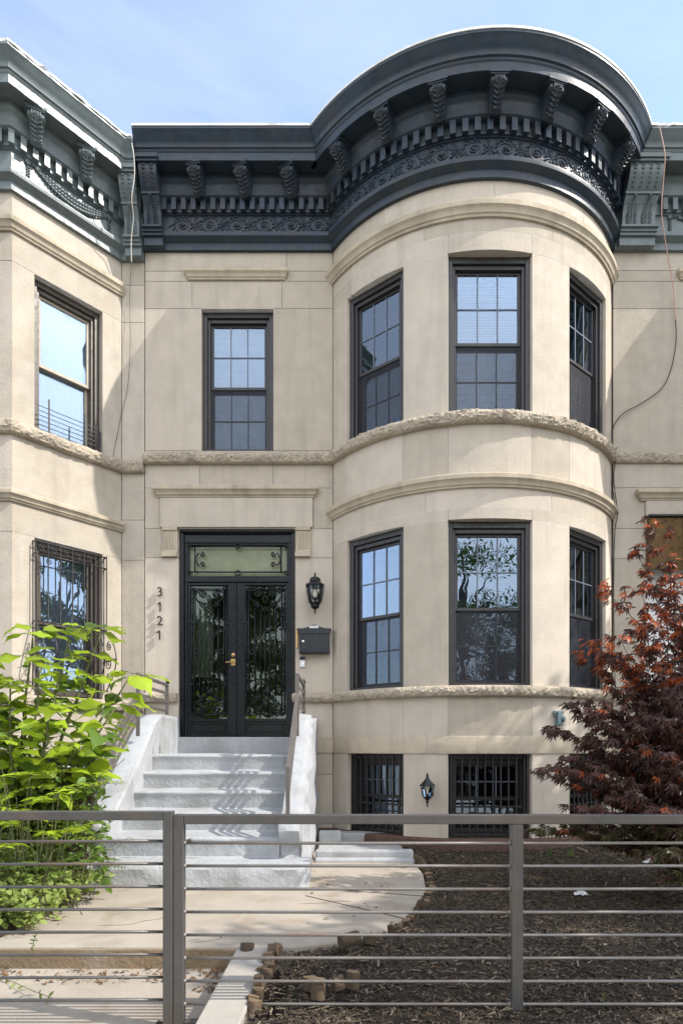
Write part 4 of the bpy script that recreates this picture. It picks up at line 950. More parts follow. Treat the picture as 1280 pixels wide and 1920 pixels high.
m = MB(); m.lathe((bx, by, bz(1490)), [(.012, 0), (.014, .03), (.01, .06), (0, .065)], 10); m.build('candle_bulb', 'bulb', Lb, smooth=True); settle(Lb)
# mailbox
mz = lambda py: E+(1400-py)*(D-.12)/F
mxx = lambda px: (px-640)/F*(D-.12)
MBX = empty('mailbox', (mxx(589), -.06, mz(1200)), 'black wall mailbox with arched lid and small white label', 'mailbox')
m = MB(); m.box(mxx(560.5), mxx(617.5), -.12, -.002, mz(1223), mz(1180)); m.box(mxx(560), mxx(618), -.125, -.002, mz(1224.5), mz(1222.8)); m.build('body', 'box', MBX, bevel=.004)
m = MB(); pts = []
for k in range(17): t = k/16; px = 556.5+(621-556.5)*t; pts.append((mxx(px), mz(1178.5-7*math.exp(-((t-.5)/.19)**2))))
poly = [(mxx(556.5), mz(1182.5))]+pts+[(mxx(621), mz(1182.5)), (mxx(617), mz(1182.5)), (mxx(617), mz(1188)), (mxx(561), mz(1188)), (mxx(561), mz(1182.5))]
m.prism(poly, flat, .121, .128)
rows = [[(u, -.128, z) for u, z in pts], [(u, -.002, z+.004) for u, z in pts]]; m.grid(rows); m.grid([[(u, -.128, z-.006) for u, z in pts], [(u, -.002, z-.002) for u, z in pts]]); m.build('lid', 'box', MBX)
m = MB(); m.box(mxx(564.5), mxx(614), -.1225, -.12, mz(1219), mz(1190)); m.build('door', 'box', MBX, bevel=.001)
m = MB(); m.box(mxx(580), mxx(596.5), -.1305, -.1285, mz(1178), mz(1173.8)); m.build('name_plate', 'white', MBX)
m = MB(); 
for k in range(7): a = mxx(582+k*1.9); m.box(a, a+.006, -.1312, -.1306, mz(1176.6), mz(1175.4))
m.build('plate_lettering', 'frame', MBX)
m = MB(); m.lathe((mxx(568), -.122, mz(1203)), [(.016, 0), (.016, .006), (.008, .008), (0, .008)], 14, (0, -1, 0)); m.build('lock', 'chrome', MBX, smooth='auto'); settle(MBX)
# doorbell
dbx = lambda px: (px-640)/F*(D-.03); dbz = lambda py: E+(1400-py)*(D-.03)/F
DB = empty('doorbell', (dbx(566.5), -.015, dbz(1241)), 'small video doorbell with black top and white lower half below the mailbox', 'doorbell')
m = MB(); m.box(dbx(562), dbx(571.5), -.03, -.001, dbz(1251), dbz(1237.5)); m.build('body', 'white', DB, bevel=.004)
m = MB(); m.box(dbx(562), dbx(571.5), -.0302, -.001, dbz(1237.3), dbz(1231.5)); m.lathe((dbx(566.5), -.0302, dbz(1234.5)), [(.008, 0), (.006, .003), (0, .004)], 12, (0, -1, 0)); m.build('camera_window', 'iron', DB, bevel=.002)
m = MB(); m.lathe((dbx(566.7), -.03, dbz(1245)), [(.017, 0), (.017, .002), (.013, .0035), (.012, .001), (0, .001)], 18, (0, -1, 0)); m.build('button', 'chrome', DB, smooth='auto'); settle(DB)
# verdigris standpipe cap on the bay base
vth = 22.5; vz = E+(1400-1347)*7.0/F; vx, vy = bowm(vth, 0); vm = frame_map(vx, vy, rad(vth))
m = MB(); m.fbox(vm, -.045, .005, 0, .05, vz-.07, vz+.07); m.fbox(vm, -.075, .065, 0, .03, vz+.055, vz+.085); m.fbox(vm, -.055, .05, 0, .035, vz-.085, vz-.06)
m.lathe((*vm(.03, .03), vz-.005), [(.05, -.02), (.052, 0), (.035, .02), (.02, .035), (0, .04)], 16, (sin(rad(vth)), -cos(rad(vth)), 0))
m.tube([(*vm(-.06, .02), vz+.08), (*vm(-.08, .03), vz+.05), (*vm(-.05, .03), vz+.02)], .01, 8)
tag(m.build('pipe_fitting', 'verd', None, bevel=.004), 'small verdigris bronze pipe fitting on the stone below the bay windows', 'pipe fitting')
# cables
def cable(pts, r, mt, label, name='cable'): 
    out_ = []
    P = [Vector(p) for p in pts]; n = len(P)
    for i in range(n-1):
        p0, p1, p2, p3 = P[max(0, i-1)], P[i], P[i+1], P[min(n-1, i+2)]
        for k in range(6):
            t = k/6; out_.append(.5*((2*p1)+(-p0+p2)*t+(2*p0-5*p1+4*p2-p3)*t*t+(-p0+3*p1-3*p2+p3)*t**3))
    out_.append(P[-1]); m = MB(); m.tube(out_, r, 6); return tag(m.build(name, mt, None, smooth=True), label, 'cable')
def wp(px, py, w): return PW(px, py, D-w)
cable([wp(1236, 238, .53), wp(1246, 290, .50), wp(1243, 340, .40), wp(1240, 400, .30), wp(1250, 470, .14), wp(1262, 540, .05), wp(1266, 600, .03)], .0065, 'cabler', 'faded red cable hanging from the roof over the right neighbour cornice')
cable([wp(1266, 600, .03), wp(1267, 640, .03), wp(1258, 690, .03), wp(1240, 728, .03), wp(1200, 757, .03), wp(1168, 775, .03), wp(1150, 800, .03), wp(1148, 830, .10), wp(1153, 860, .10), wp(1150, 900, .04), wp(1157, 960, .10), wp(1152, 1000, .03), wp(1150, 1100, .02), wp(1151, 1200, .02), wp(1153, 1290, .1), wp(1155, 1312, .10)], .006, 'cable', 'black cable curving down the wall to the right of the rounded bay')
cable([wp(1156, 838, .10), wp(1150, 862, .09), wp(1146, 905, .06), wp(1151, 930, .06), wp(1154, 965, .10)], .005, 'cable', 'short thin black cable loop beside the bay between the two belt mouldings')
cable([wp(247, 268, .52), wp(251, 292, .50), wp(252, 330, .46), wp(247, 370, .42), wp(250, 410, .30), wp(246, 450, .22), wp(246.5, 492, .16)], .006, 'cablew', 'white cable hanging over the left neighbour console bracket')
cable([wp(246.5, 492, .16), wp(243, 560, .03), wp(244, 640, .03), wp(240, 720, .02), wp(228, 775, .02), wp(220, 815, .05), wp(213, 850, .10), wp(214, 862, .09)], .0028, 'cable', 'thin dark wire wandering down the corner beside the left neighbour bay')
m = MB(); m.box(*sorted((X(1163), X(1190))), -.05, -.002, Z(1318), Z(1298)); ub = m.build('utility_box', 'white', None, bevel=.006); tag(ub, 'small white utility box on the wall right of the bay at sill height', 'utility box')

# ================================================================ PLANTS
def blade(mb, pos, d, up, Lh, Wd, prof, fold=.25, droop=.25, wav=0):
    d = d.normalized(); q = d.cross(up)
    q = q.normalized() if q.length > 1e-4 else d.orthogonal().normalized(); u = q.cross(d).normalized(); vs = []; n = len(prof)
    for i, (t, w) in enumerate(prof):
        c = pos+d*(Lh*t)-u*(droop*Lh*t*t); h = Wd*w; lift = fold*h
        wv = wav*Wd*sin(i*2.3+pos.x*40)
        vs += [c-q*h+u*(lift+wv), c, c+q*h+u*(lift-wv)]
    fs = []
    for i in range(n-1): a = 3*i; fs += [(a, a+1, a+4, a+3), (a+1, a+2, a+5, a+4)]
    mb.add(vs, fs)
HEART = [(-.08, .16), (.0, .36), (.15, .50), (.34, .52), (.55, .42), (.75, .24), (.9, .1), (1, .01)]
OVAL = [(0, .03), (.2, .36), (.5, .5), (.8, .28), (1, .01)]
LANCE = [(0, .05), (.3, .5), (.65, .38), (1, .02)]
def rv(s=1): return Vector((random.gauss(0, s), random.gauss(0, s), random.gauss(0, s)))
# --- big-leaved sapling
def bleaf(mb, pos, d, up, Lh, prof, seed):
    d = d.normalized(); q = d.cross(up).normalized(); u = q.cross(d).normalized(); vs = []; rr = random.Random(seed)
    dr, fo, tw, cv_, p1, p2 = rr.uniform(.05, .55), rr.uniform(-.05, .35), rr.gauss(0, .25), rr.gauss(0, .12), rr.random()*6, rr.random()*6; asp = rr.uniform(.66, .9)
    for i, (t, w) in enumerate(prof):
        c = pos+d*(Lh*t)-u*(dr*Lh*t*t)+q*(cv_*Lh*t*t); h = Lh*w*asp*rr.uniform(.93, 1.07)
        for k in (-1, -.55, 0, .55, 1):
            a = tw*t; lift = fo*h*abs(k)-.22*h*k*k+.05*Lh*sin(p1+t*7+k*2)*abs(k)+.035*Lh*sin(p2+t*13)*k*k+a*k*h
            vs.append(c+q*(h*k)+u*lift)
    mb.add(vs, [(5*i+j, 5*i+j+1, 5*i+j+6, 5*i+j+5) for i in range(len(prof)-1) for j in range(4)])
HEART2 = [(-.10, .14), (-.07, .30), (.0, .42), (.12, .50), (.28, .50), (.44, .42), (.6, .30), (.74, .18), (.87, .07), (1, .005)]
T1 = empty('catalpa_sapling', (-2.75, -D+4.9, 0), 'bright green large-leaved sapling left of the stoop in front of the neighbour bay', 'tree')
stem, lv = MB(), MB()
root = Vector((-2.7, -D+5.0, 0)); random.seed(11)
mains = []
for (px, py, d, b_) in ((135, 1185, 5.0, 0), (60, 1195, 4.9, 0), (190, 1190, 5.1, 0), (20, 1290, 4.7, 0), (240, 1270, 5.0, 0), (100, 1330, 4.5, 0), (215, 1330, 4.8, 0), (150, 1400, 4.5, 0), (20, 1390, 4.4, 0), (80, 1250, 4.7, 0), (-40, 1230, 4.8, 0), (190, 1385, 4.75, 0), (-60, 1340, 4.6, 0), (45, 1330, 5.0, 0), (150, 1290, 5.2, 0)):
    tip = PW(px, py, d); mid = root.lerp(tip, .5)+Vector((0, 0, .18)); pts = []
    for k in range(11):
        t = k/10; pts.append((root*(1-t)**2+mid*2*t*(1-t)+tip*t*t)+rv(.008))
    stem.tube(pts, [.017*(1-.8*k/10)+.003 for k in range(11)], 6)
    for k in range(3, 12):
        if k == 11: pts.append(pts[10]+(pts[10]-pts[9])*.3)
        p = pts[k]; ax = (pts[k]-pts[k-1]).normalized()
        for s in (0, 1, 2):
            a = k*1.57+s*2.09+random.gauss(0, .35); dr = Vector((cos(a), sin(a)*.8, .12+random.gauss(0, .12))); ln = random.uniform(.05, .13)
            q = p+dr*ln; stem.tube([p, p+dr*ln*.5+Vector((0, 0, .012)), q], .0028, 4)
            lv.tone = random.random()**.8
            Ls = random.triangular(.08, .27, .17)*(1.0 if k > 5 else .85)
            ld = Vector((dr.x, dr.y, random.uniform(-.22, .08)))
            lv.m = 1 if random.random() < (.5 if k < 6 else .22) else 0
            bleaf(lv, q, ld, Vector((random.gauss(.12, .32), random.gauss(-.2, .32), 1)), Ls, HEART2, random.random())
stem.build('stem', 'twig', T1, smooth=True); lv.build('foliage', ['leaf', 'leaf2'], T1, smooth=True); settle(T1)
# --- feathery compound leaf shrubs
def compound(mb, st_, p, d, Ln, n, lw, tone):
    up = Vector((0, 0, 1)); q = d.cross(up).normalized(); pts = [p+d*Ln*t-up*(.35*Ln*t*t) for t in [k/8 for k in range(9)]]
    st_.tube(pts, [.003, .003, .003, .0025, .0025, .002, .002, .002, .001], 4)
    for k in range(n):
        t = .15+.85*k/n; c = p+d*Ln*t-up*(.35*Ln*t*t)
        for s in (-1, 1):
            mb.tone = min(1, max(0, tone+random.gauss(0, .15))); l = lw*(1-.45*t)*random.uniform(.85, 1.15)
            blade(mb, c, q*s+d*.45+up*random.gauss(-.1, .12), up+rv(.15), l, l*.34, LANCE, .2, .2)
def shrub(name, label, cat, spots, mt, Ln, lw, n=9, seed=1, per=9, lift=.5, smt='twig'):
    random.seed(seed); o = empty(name, (*spots[0][:2], 0), label, cat); a, b_ = MB(), MB()
    for (x, y, z, h) in spots:
        for k in range(per):
            an = 2*pi*k/per+random.random(); p = Vector((x+random.gauss(0, .03), y+random.gauss(0, .03), z)); top = p+Vector((cos(an)*.12, sin(an)*.12, h*random.uniform(.55, 1)))
            b_.tube([p, p.lerp(top, .5)+rv(.01), top], .004, 4); compound(a, b_, top, Vector((cos(an), sin(an)*.8-.15, lift)).normalized(), Ln*random.uniform(.7, 1.1), n, lw, random.random())
    b_.build('stem', smt, o); a.build('foliage', mt, o, smooth=True); settle(o); return o
def gp(px, py, d): v = PW(px, py, d); return (v.x, v.y)
shrub('sumac_sapling', 'feathery yellow-green compound-leaf sapling among the large leaves left of the stoop', 'plant', [(*gp(30, 0, 4.35), 0, 1.15), (*gp(85, 0, 4.3), 0, .9), (*gp(-20, 0, 4.3), 0, 1.0), (*gp(60, 0, 4.25), 0, .75)], 'leaf', .42, .10, n=9, seed=3, per=9)
shrub('fern_shrub', 'low fern-like green shrub behind the gate at the far left', 'plant', [(*gp(70, 0, 4.2), 0, .45), (*gp(130, 0, 4.4), 0, .42), (*gp(10, 0, 4.1), 0, .5), (*gp(-30, 0, 4.2), 0, .3)], 'leaf2', .32, .07, n=10, seed=5, per=8)
# --- ground vine mass
def mass(name, n, mt, fn, size, seed, shape=OVAL, wd=.75, twigs=0, tm='brush'):
    random.seed(seed); b = MB(); b.m = 0
    for k in range(n):
        p = fn()
        b.tone = random.random(); l = size*random.uniform(.6, 1.3)
        blade(b, p, Vector((random.gauss(0, 1), random.gauss(-.4, 1), random.gauss(-.1, .5))), Vector((random.gauss(.1, .5), random.gauss(-.4, .5), 1)), l, l*wd, shape, .15, .2)
    b.m = 1
    for k in range(twigs):
        p = fn(); q = p+rv(.12); b.tone = random.random(); b.tube([p, p.lerp(q, .5)+rv(.02), q], .0028, 4)
    return b.build(name, [mt, tm], None)
def vfn():
    while True:
        px = random.uniform(-60, 215); f = random.random(); d = 3.75+f*1.3
        lim = (212 if random.random() < .22 else 150) if d > 4.7 else 60+(d-3.75)*115
        if px > lim+random.gauss(0, 12): continue
        hmax = .16+.34*max(0, min(1, (150-px)/150))*min(1, (d-3.6)/.9)
        v = PW(px, 0, d); return Vector((v.x, v.y, .02+random.random()**.5*hmax))
tag(mass('vine_ground_cover', 5200, 'vine', vfn, .045, 21, twigs=260), kind='stuff')
def bfn():
    px = random.uniform(-80, 165); d = random.uniform(4.75, 5.5); v = PW(px, 0, d); return Vector((v.x, v.y, random.uniform(.05, 1.0)))
tag(mass('undergrowth', 4200, 'brush', bfn, .05, 22, LANCE, .5, twigs=500), kind='stuff')
def lfn():
    px = random.uniform(-80, 200); d = random.uniform(4.5, 5.3); v = PW(px, 0, d); return Vector((v.x, v.y, random.uniform(.1, .95)))
tag(mass('undergrowth', 1500, 'leaf2', lfn, .07, 23, OVAL, .6, twigs=60, tm='twig'), kind='stuff')
def dfn():
    r = random.random()
    if r < .55: px = random.uniform(-20, 420); v = PW(px, 0, random.uniform(3.35, 3.52)); return Vector((v.x, v.y, lowz(v.x, v.y)+.006+random.random()*.012))
    if r < .8: x = random.uniform(-.78, -.67); y = random.uniform(-4.6, -4.32); return Vector((x, y, lowz(x, y)+.008))
    px = random.uniform(-20, 130); d = random.uniform(3.7, 4.4); v = PW(px, 0, d); return Vector((v.x, v.y, .015+random.random()*.05))
random.seed(31); b = MB()
for k in range(430):
    p = dfn()
    if k > 230:
        x = random.uniform(-.3, 2.9); y = random.uniform(-5.1, -1.1)
        p = Vector((x, y, bedz(x, y)+.02)) if not inwalk(x, y) else Vector((x, y, .006))
    b.tone = random.random(); l = random.uniform(.015, .04); blade(b, p, Vector((random.gauss(0, 1), random.gauss(0, 1), random.gauss(0, .15))), Vector((random.gauss(0, .3), random.gauss(0, .3), 1)), l, l*.55, OVAL, .4, .3)
tag(b.build('leaf_litter', 'deadleaf', None), kind='stuff')
# trailing vine and small sprigs
def sprig(pts, n, mt, size, label, name='weed', cat='plant', seed=1, r=.002, group=None):
    random.seed(seed); o = empty(name, pts[0], label, cat, group); s_, l_ = MB(), MB(); P = [Vector(p) for p in pts]; s_.tube(P, r, 5)
    for k in range(n):
        t = (k+.5)/n*(len(P)-1); i = min(int(t), len(P)-2); p = P[i].lerp(P[i+1], t-i); l_.tone = random.random()
        for s in (-1, 1): ax = (P[i+1]-P[i]).normalized(); q = ax.orthogonal(); q.rotate(Matrix.Rotation(k*2.4+s*1.57, 3, ax)); blade(l_, p, q+ax*.5, Vector((0, 0, 1))+rv(.3), size, size*.5, OVAL, .2, .2)
    s_.build('stem', 'twig', o); l_.build('foliage', mt, o); settle(o)
gz = lambda px, py, z: Vector((*g2(px, py, z), z))
sprig([gz(-10, 1830, -.13), gz(25, 1842, -.12), gz(60, 1858, -.12), gz(100, 1873, -.13)], 7, 'vine', .035, 'trailing vine shoot lying on the lower walk at the far left', 'vine_shoot', seed=2)
sprig([gz(60, 1785, 0), gz(64, 1785, 0)+Vector((0, 0, .07)), gz(70, 1785, 0)+Vector((.01, 0, .13))], 8, 'leaf2', .025, 'small upright weed growing in the crack at the edge of the raised walk', seed=4)
for k, (px, h, lab) in enumerate(((1130, .14, 'taller pale green weed shoot at the bottom edge of the mulch bed'), (1158, .09, 'shorter pale green weed shoot beside the taller one at the bottom of the mulch bed'))):
    v = PW(px, 1940, 2.98); v.z = -.18; sprig([v, v+Vector((0, .01, h*.5)), v+Vector((.004+.01*k, .0, h))], 16, 'vine', .012, lab, seed=6+k)
for k, (px, lab) in enumerate(((1030, 'left grass tuft at the foot of the bay plinth'), (1068, 'right grass tuft at the foot of the bay plinth beside a white stick'))):
    o = empty('grass_tuft', (*g2(px, 1605), 0), lab, 'grass tuft'); b = MB(); random.seed(40+k); x, y = g2(px, 1607)
    for i in range(22): a = random.random()*6.28; b.tone = random.random(); blade(b, Vector((x+random.gauss(0, .015), y+random.gauss(0, .01), 0)), Vector((cos(a)*.4, sin(a)*.4, 1)), Vector((cos(a), sin(a), 0)), random.uniform(.05, .11), .006, LANCE, .1, .3)
    b.build('blades', 'leaf2', o); settle(o)
# weeds in stoop corner
random.seed(9); v = Vector((-1.95, -D+5.2, .18))
sprig([v, v+Vector((.03, -.01, .12)), v+Vector((.14, -.03, .22)), v+Vector((.22, -.05, .18))], 6, 'vine', .02, 'spindly weed growing on the bottom step by the left cheek wall', seed=12)
# --- Japanese maple
MP = empty('japanese_maple', (3.05, -3.3, 0), 'dark purple japanese maple with orange tips in front of the bay at right', 'tree')
random.seed(5); stem = MB(); lv = MB()
root = Vector((2.95, -3.1, -.02))
def mleaf(mb, p, d, up, s):
    d = d.normalized(); q = d.cross(up); q = q.normalized() if q.length > 1e-4 else d.orthogonal().normalized(); u = q.cross(d)
    for a, l in ((0, 1), (.62, .86), (-.62, .86), (1.2, .6), (-1.2, .6), (1.85, .34), (-1.85, .34)):
        e = d*cos(a)+q*sin(a); f = -d*sin(a)+q*cos(a); L_ = s*l; w = s*.115*(.6+.4*l)
        m_ = p+e*L_*.5+u*(.04*s); mb.add([p, m_-f*w, p+e*L_-u*(.16*L_), m_+f*w], [(0, 1, 2, 3)])
sprays = []
for (px, py, d) in ((1225, 1005, 4.6), (1150, 1120, 4.5), (1200, 1040, 4.7), (1260, 1090, 4.4), (1140, 1230, 4.5), (1200, 1190, 4.5), (1110, 1330, 4.6), (1170, 1300, 4.5), (1040, 1380, 4.7), (1090, 1420, 4.6), (1150, 1390, 4.4), (1025, 1450, 4.8), (1100, 1480, 4.7), (1020, 1560, 4.9), (1070, 1540, 4.8), (1130, 1460, 4.4), (1210, 1350, 4.3), (1260, 1260, 4.3), (1240, 1420, 4.2), (1180, 1500, 4.3), (1240, 1520, 4.1), (1270, 1170, 4.9), (1260, 1600, 4.1), (1180, 1250, 4.9), (1230, 1300, 4.9), (1220, 1450, 4.8), (1280, 1400, 4.7), (1320, 1300, 4.6), (1350, 1150, 4.6), (1340, 1450, 4.5), (1400, 1250, 4.5), (1400, 1380, 4.4), (1330, 1560, 4.5), (1320, 1050, 4.7), (1280, 1340, 5.0), (1160, 1430, 4.9), (1230, 1560, 4.6), (1085, 1385, 4.9), (1130, 1340, 4.3), (1170, 1360, 4.9), (1265, 1480, 4.3), (1120, 1210, 4.8), (1165, 1210, 4.4),
                    (1205, 1400, 4.5), (1250, 1350, 4.6), (1230, 1235, 4.6), (1150, 1500, 4.6), (1210, 1310, 4.6), (1280, 1530, 4.4), (1190, 1550, 4.7), (1260, 1440, 4.9), (1290, 1250, 4.9), (1090, 1340, 4.8), (1060, 1440, 4.5), (1200, 1120, 4.6), (1150, 1330, 4.5), (1270, 1310, 4.2), (1100, 1520, 4.4), (1280, 1580, 4.6), (1265, 1130, 4.5), (1100, 1240, 4.7), (1230, 1480, 4.4), (1270, 1560, 4.3), (1210, 1600, 4.4), (1265, 1640, 4.3), (1250, 1320, 4.4), (1200, 1380, 4.4), (1280, 1460, 4.3), (1180, 1440, 4.6), (1290, 1380, 4.3), (1160, 1560, 4.6)):
    tip = PW(px, py, d); st0 = Vector((root.x+random.gauss(0, .03), root.y+random.gauss(0, .03), 0)); hb = tip.z*random.uniform(.45, .7)
    mid = Vector((root.x*.72+tip.x*.28, root.y*.72+tip.y*.28, hb+.15)); pts = [(st0*(1-t)**2+mid*2*t*(1-t)+tip*t*t)+rv(.012)*(t > .1) for t in [k/14 for k in range(15)]]
    stem.tube(pts, [.02*(1-k/14)**1.5+.0022 for k in range(15)], 5)
    nl = 0
    for k in range(5, 15):
        t = k/14; p0 = pts[k]; out_d = (pts[k]-pts[k-2]).normalized(); side = out_d.cross(Vector((0, 0, 1))).normalized()
        for s in (-1, 1):
            dd = (out_d*.9+side*s*random.uniform(.5, 1.1)+Vector((0, 0, random.gauss(.0, .15)))).normalized(); ln = random.uniform(.10, .30)*(1.15-.55*t)
            e_ = p0+dd*ln; stem.tube([p0, p0.lerp(e_, .5)+Vector((0, 0, .01)), e_], .0016, 4)
            nn = int(6+ln*26)
            for j in range(nn):
                q = p0.lerp(e_, (j+1)/nn)+rv(.012); s_ = random.uniform(.045, .085)
                low = q.z < .6; hot = (q.z > 1.6 and random.random() < .38) or random.random() < .03
                if px < 1190 and q.z > 1.9 and t > .8: hot = random.random() < .55
                lv.m = 2 if (low and random.random() < .7) else (1 if hot else 0)
                lv.tone = random.random()
                ld = Vector((dd.x+random.gauss(0, .5), dd.y+random.gauss(0, .5), random.gauss(-.45, .25)))
                mleaf(lv, q, ld, Vector((random.gauss(0, .35), random.gauss(-.45, .35), 1)), s_)
stem.build('trunk', 'mtwig', MP, smooth=True); lv.build('crown', ['maple', 'maple_o', 'maple_g'], MP); settle(MP)
# --- street trees (one shades the yard from the right; others stand across the road and show in the panes)
def street_tree(loc, h, rx, ry, rz, zc, n, label, seed, lsz=.16):
    random.seed(seed); T = empty('street_tree', loc, label, 'tree', 'street trees'); s_, l_ = MB(), MB(); b0 = Vector(loc); top = b0+Vector((0, 0, h))
    s_.tube([b0, b0+Vector((.05, 0, h*.25)), b0+Vector((-.03, .05, h*.5)), top], [.19, .15, .11, .03], 10)
    cl = []
    for k in range(26):
        a = random.random()*2*pi; el = random.uniform(-.8, 1); r = random.uniform(.45, 1)
        c = b0+Vector((cos(a)*rx*r*sqrt(1-el*el*.8), sin(a)*ry*r*sqrt(1-el*el*.8), zc+el*rz)); cl.append((c, random.uniform(.28, .6)*min(rx, ry)*.8))
        st_ = b0+Vector((0, 0, zc-rz*.6+random.random()*rz*.8)); s_.tube([st_, st_.lerp(c, .5)+Vector((0, 0, .15)), c], [.05, .03, .008], 6)
    for k in range(n):
        c, r = random.choice(cl); v = rv(1).normalized()*r*random.random()**.45; p = c+Vector((v.x, v.y, v.z*.6)); l_.tone = random.random(); l = lsz*random.uniform(.6, 1.2)
        blade(l_, p, rv(1)+Vector((0, 0, -.3)), rv(.6)+Vector((0, 0, 1)), l, l*.6, OVAL[1:], .2, .2)
    s_.build('trunk', 'bark', T, smooth=True); l_.build('crown', 'tree', T); settle(T)
street_tree((7.5, -3.9, 0), 6.0, 1.5, 2.5, 1.6, 4.7, 10000, 'street tree right of the yard whose shade falls on the mulch bed', 61, .12)
street_tree((3.4, -10.75, -.3), 7.0, 1.9, 1.9, 1.9, 4.9, 15000, 'leafy street tree by the kerb mirrored in the lower centre bay window', 62, .085)
street_tree((-3.6, -11.6, -.3), 8.6, 2.3, 2.0, 3.0, 4.9, 26000, 'dense street tree by the kerb opposite the front door', 63, .10)
street_tree((-5.5, -24, -.3), 10, 3.4, 3, 3.6, 6, 9000, 'large street tree across the road behind the dense kerbside one', 68, .2)
street_tree((2.2, -24.6, -.3), 8, 3.0, 3, 2.8, 4.8, 8000, 'broad street tree across the road opposite the stoop', 69, .2)
street_tree((9.6, -2.9, -.1), 9.0, 1.4, 1.5, 1.3, 7.8, 2200, 'tall thin street tree beyond the right neighbour whose shade dapples the bay', 66, .15)
street_tree((7.4, -6.0, -.2), 7.4, 1.3, 1.0, 1.1, 6.5, 3600, 'light young street tree at the kerb right of the yard', 70, .13)
street_tree((-8, -11.6, -.3), 6.6, 2.0, 2.0, 1.9, 4.2, 9000, 'street tree by the kerb in front of the left neighbour', 67, .10)
street_tree((-17, -23.5, -.3), 7.5, 3, 3, 2.4, 4.4, 5000, 'leafy street tree far left across the road', 64, .28)
street_tree((15, -24, -.3), 8.5, 3, 3, 2.8, 5.2, 4000, 'leafy street tree far right across the road', 65, .28)

# ================================================================ LOG EDGING
random.seed(17)
def log(p, r, h, tilt, lying, label):
    o = empty('edging_log', p, label, 'log', 'short log pieces edging the mulch bed'); b, t = MB(), MB(); n = 12
    if lying: ax = Vector((cos(tilt), sin(tilt), .08))
    else: ax = Vector((random.gauss(0, .16), random.gauss(0, .16), 1))
    ax.normalize(); q = Vector((0, 0, 1)).rotation_difference(ax); c = Vector(p)+Vector((0, 0, r if lying else -.02)); rr = [r*random.uniform(.78, 1.12) for _ in range(n)]
    vs = []
    if lying: c -= ax*h/2
    for z, k in ((0, 1), (.02, 1.0), (h*.5, .97), (h-.005, 1), (h, .95)):
        for j in range(n): a = 2*pi*j/n; vs.append(c+q @ Vector((rr[j]*k*cos(a), rr[j]*k*sin(a), z)))
    b.tone = random.random(); b.add(vs, [(i*n+j, i*n+(j+1) % n, (i+1)*n+(j+1) % n, (i+1)*n+j) for i in range(4) for j in range(n)]); b.add(vs[:n], [tuple(range(n-1, -1, -1))])
    t.tone = random.random(); t.add([c+q @ Vector((rr[j]*.95*cos(2*pi*j/n), rr[j]*.95*sin(2*pi*j/n), h+.001)) for j in range(n)]+[c+q @ Vector((0, 0, h+.004))], [(j, (j+1) % n, n) for j in range(n)])
    b.build('bark', 'log', o, smooth=True); t.build('cut_end', 'logtop', o); settle(o)
places = ['by the areaway curb', 'along the right edge of the raised walk', 'where the walk edge curves towards the gate', 'in the row beside the concrete strip']
def ordi(k): return ['first', 'second', 'third', 'fourth', 'fifth', 'sixth', 'seventh', 'eighth', 'ninth', 'tenth', 'eleventh', 'twelfth', 'thirteenth', 'fourteenth', 'fifteenth', 'sixteenth', 'seventeenth', 'eighteenth', 'nineteenth', 'twentieth', 'twenty-first', 'twenty-second', 'twenty-third', 'twenty-fourth', 'twenty-fifth', 'twenty-sixth'][k]
edge = Path([(x+.05, y) for x, y in cv[:-1]]); n = 26
for k in range(n):
    x, y = edge.at(edge.len*(k+.3)/n, 0); x += random.gauss(0, .008); log((x, y, -.02), random.uniform(.028, .044), random.uniform(.035, .075), random.random()*3, random.random() < .3, '%s upright log piece along the curved walk edge counting from the house' % ordi(k))
for k in range(12):
    t = k/11; x, y = -.375+(-.05)*t, yb-.05-.62*t; log((x+random.gauss(0, .008), y, -.02-.05*t), random.uniform(.028, .04), random.uniform(.04, .075), 0, k in (1, 3, 8), '%s log piece beside the concrete curb strip counting from the raised walk' % ordi(k))
for (px, py, ly, lab) in ((462, 1783, 0, 'small pale log piece standing at the top of the concrete curb strip'), (655, 1776, 1, 'thick log lying on its side in front of the raised walk edge'), (690, 1765, 0, 'dark log stump just right of the thick lying log')):
    x, y = g2(px, py); log((x, y, -.0), .042, .12 if ly else .06, .5, ly, lab)
for k, (px, py, h, lab) in enumerate(((582, 1845, .06, 'left pale log piece of the cluster in the mulch'), (597, 1862, .09, 'broken orange log piece at the front of the cluster in the mulch'), (633, 1855, .05, 'split round log piece in the middle of the cluster in the mulch'), (660, 1842, .08, 'right upright log piece of the cluster in the mulch'))):
    x, y = g2(px, py, -.02); log((x, y, -.03), .038, h, .4, k == 2, lab)
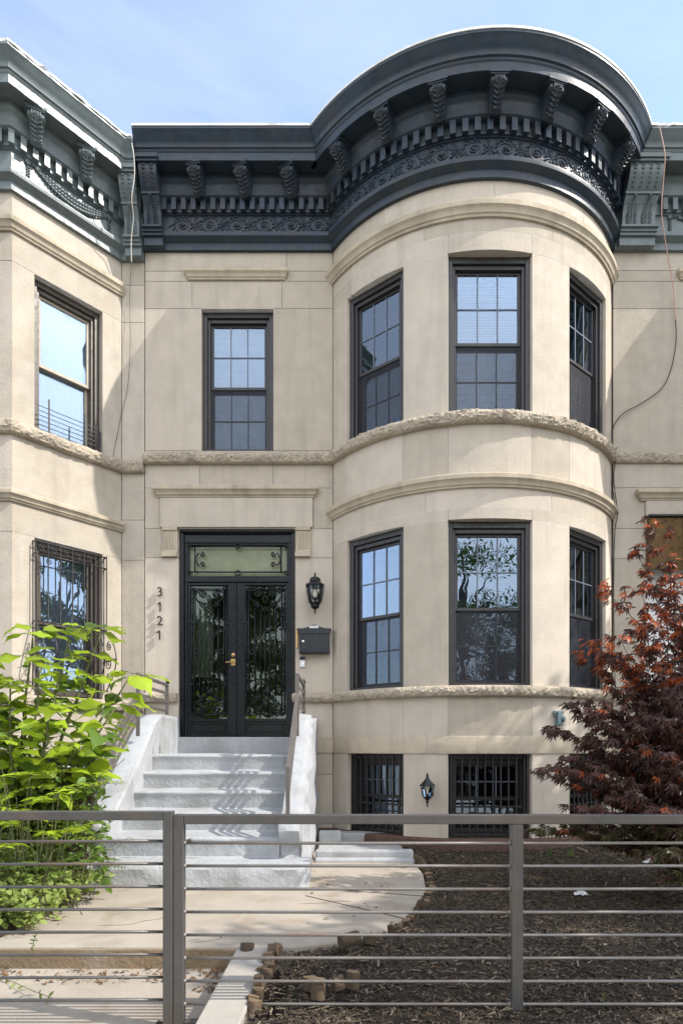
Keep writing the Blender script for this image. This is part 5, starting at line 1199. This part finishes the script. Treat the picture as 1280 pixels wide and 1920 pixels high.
# twigs, stick, papers
m = MB(); a = gz(640, 1790, 0); m.tube([gz(628, 1800, .0), gz(660, 1790, .02), gz(680, 1782, .03)], [.008, .007, .004], 6); tag(m.build('stick', 'log', None, smooth=True), 'thin brown stick lying on the mulch beside the thick log', 'stick')
m = MB(); m.tube([gz(1082, 1590, .03), gz(1100, 1597, .015)], [.012, .018], 6); tag(m.build('stick', 'chipl', None), 'short pale stick at the foot of the bay plinth', 'stick')
def paper(px, py, s, label, seed):
    random.seed(seed); x, y = g2(px, py); b = MB(); n = 7; rows = []
    for i in range(n):
        rows.append([(x+s*(i/(n-1)-.5)+random.gauss(0, s*.07), y+s*.7*(j/(n-1)-.5)+random.gauss(0, s*.07), .02+max(0, random.gauss(s*.28, s*.2))*(1-abs(i/(n-1)-.5)*1.5)) for j in range(n)])
    b.grid(rows); tag(b.build('crumpled_paper', 'paper', None), label, 'paper')
paper(1089, 1684, .10, 'crumpled white paper on the dark mulch below the maple', 1)
paper(1238, 1598, .17, 'larger crumpled white bag half hidden under the maple branches', 2); paper(1215, 1622, .08, 'small white scrap just below the larger bag under the maple', 3)
# --- chain link fence at the far left
CL = empty('chain_link_fence', (-2.9, -D+5.75, 0), 'galvanised chain link fence behind the bushes at the far left', 'fence'); m = MB(); y = -D+5.75; z0, z1, x0, x1 = .02, .95, -4.2, -2.45; p = .055; k = -30
n = int((x1-x0+z1-z0)/p)
for i in range(n+20):
    for sgn in (1, -1):
        xs_ = x0-(z1-z0)+i*p if sgn > 0 else x0+i*p
        a = Vector((xs_, y+.004*sgn, z0)); b_ = Vector((xs_+sgn*(z1-z0), y+.004*sgn, z1)); pts = [a.lerp(b_, t/12) for t in range(13)]; pts = [q for q in pts if x0 <= q.x <= x1]
        if len(pts) > 1: m.tube(pts, .0018, 4)
m.build('wire_mesh', 'galv', CL)
for x in (-4.2, -3.3, -2.45): m = MB(); m.tube([(x, y+.02, 0), (x, y+.02, 1.0)], .02, 10); m.build('post', 'galv', CL, smooth=True)
m = MB(); m.tube([(x0, y+.02, .97), (x1, y+.02, .97)], .016, 10); m.build('top_rail', 'galv', CL, smooth=True); settle(CL)
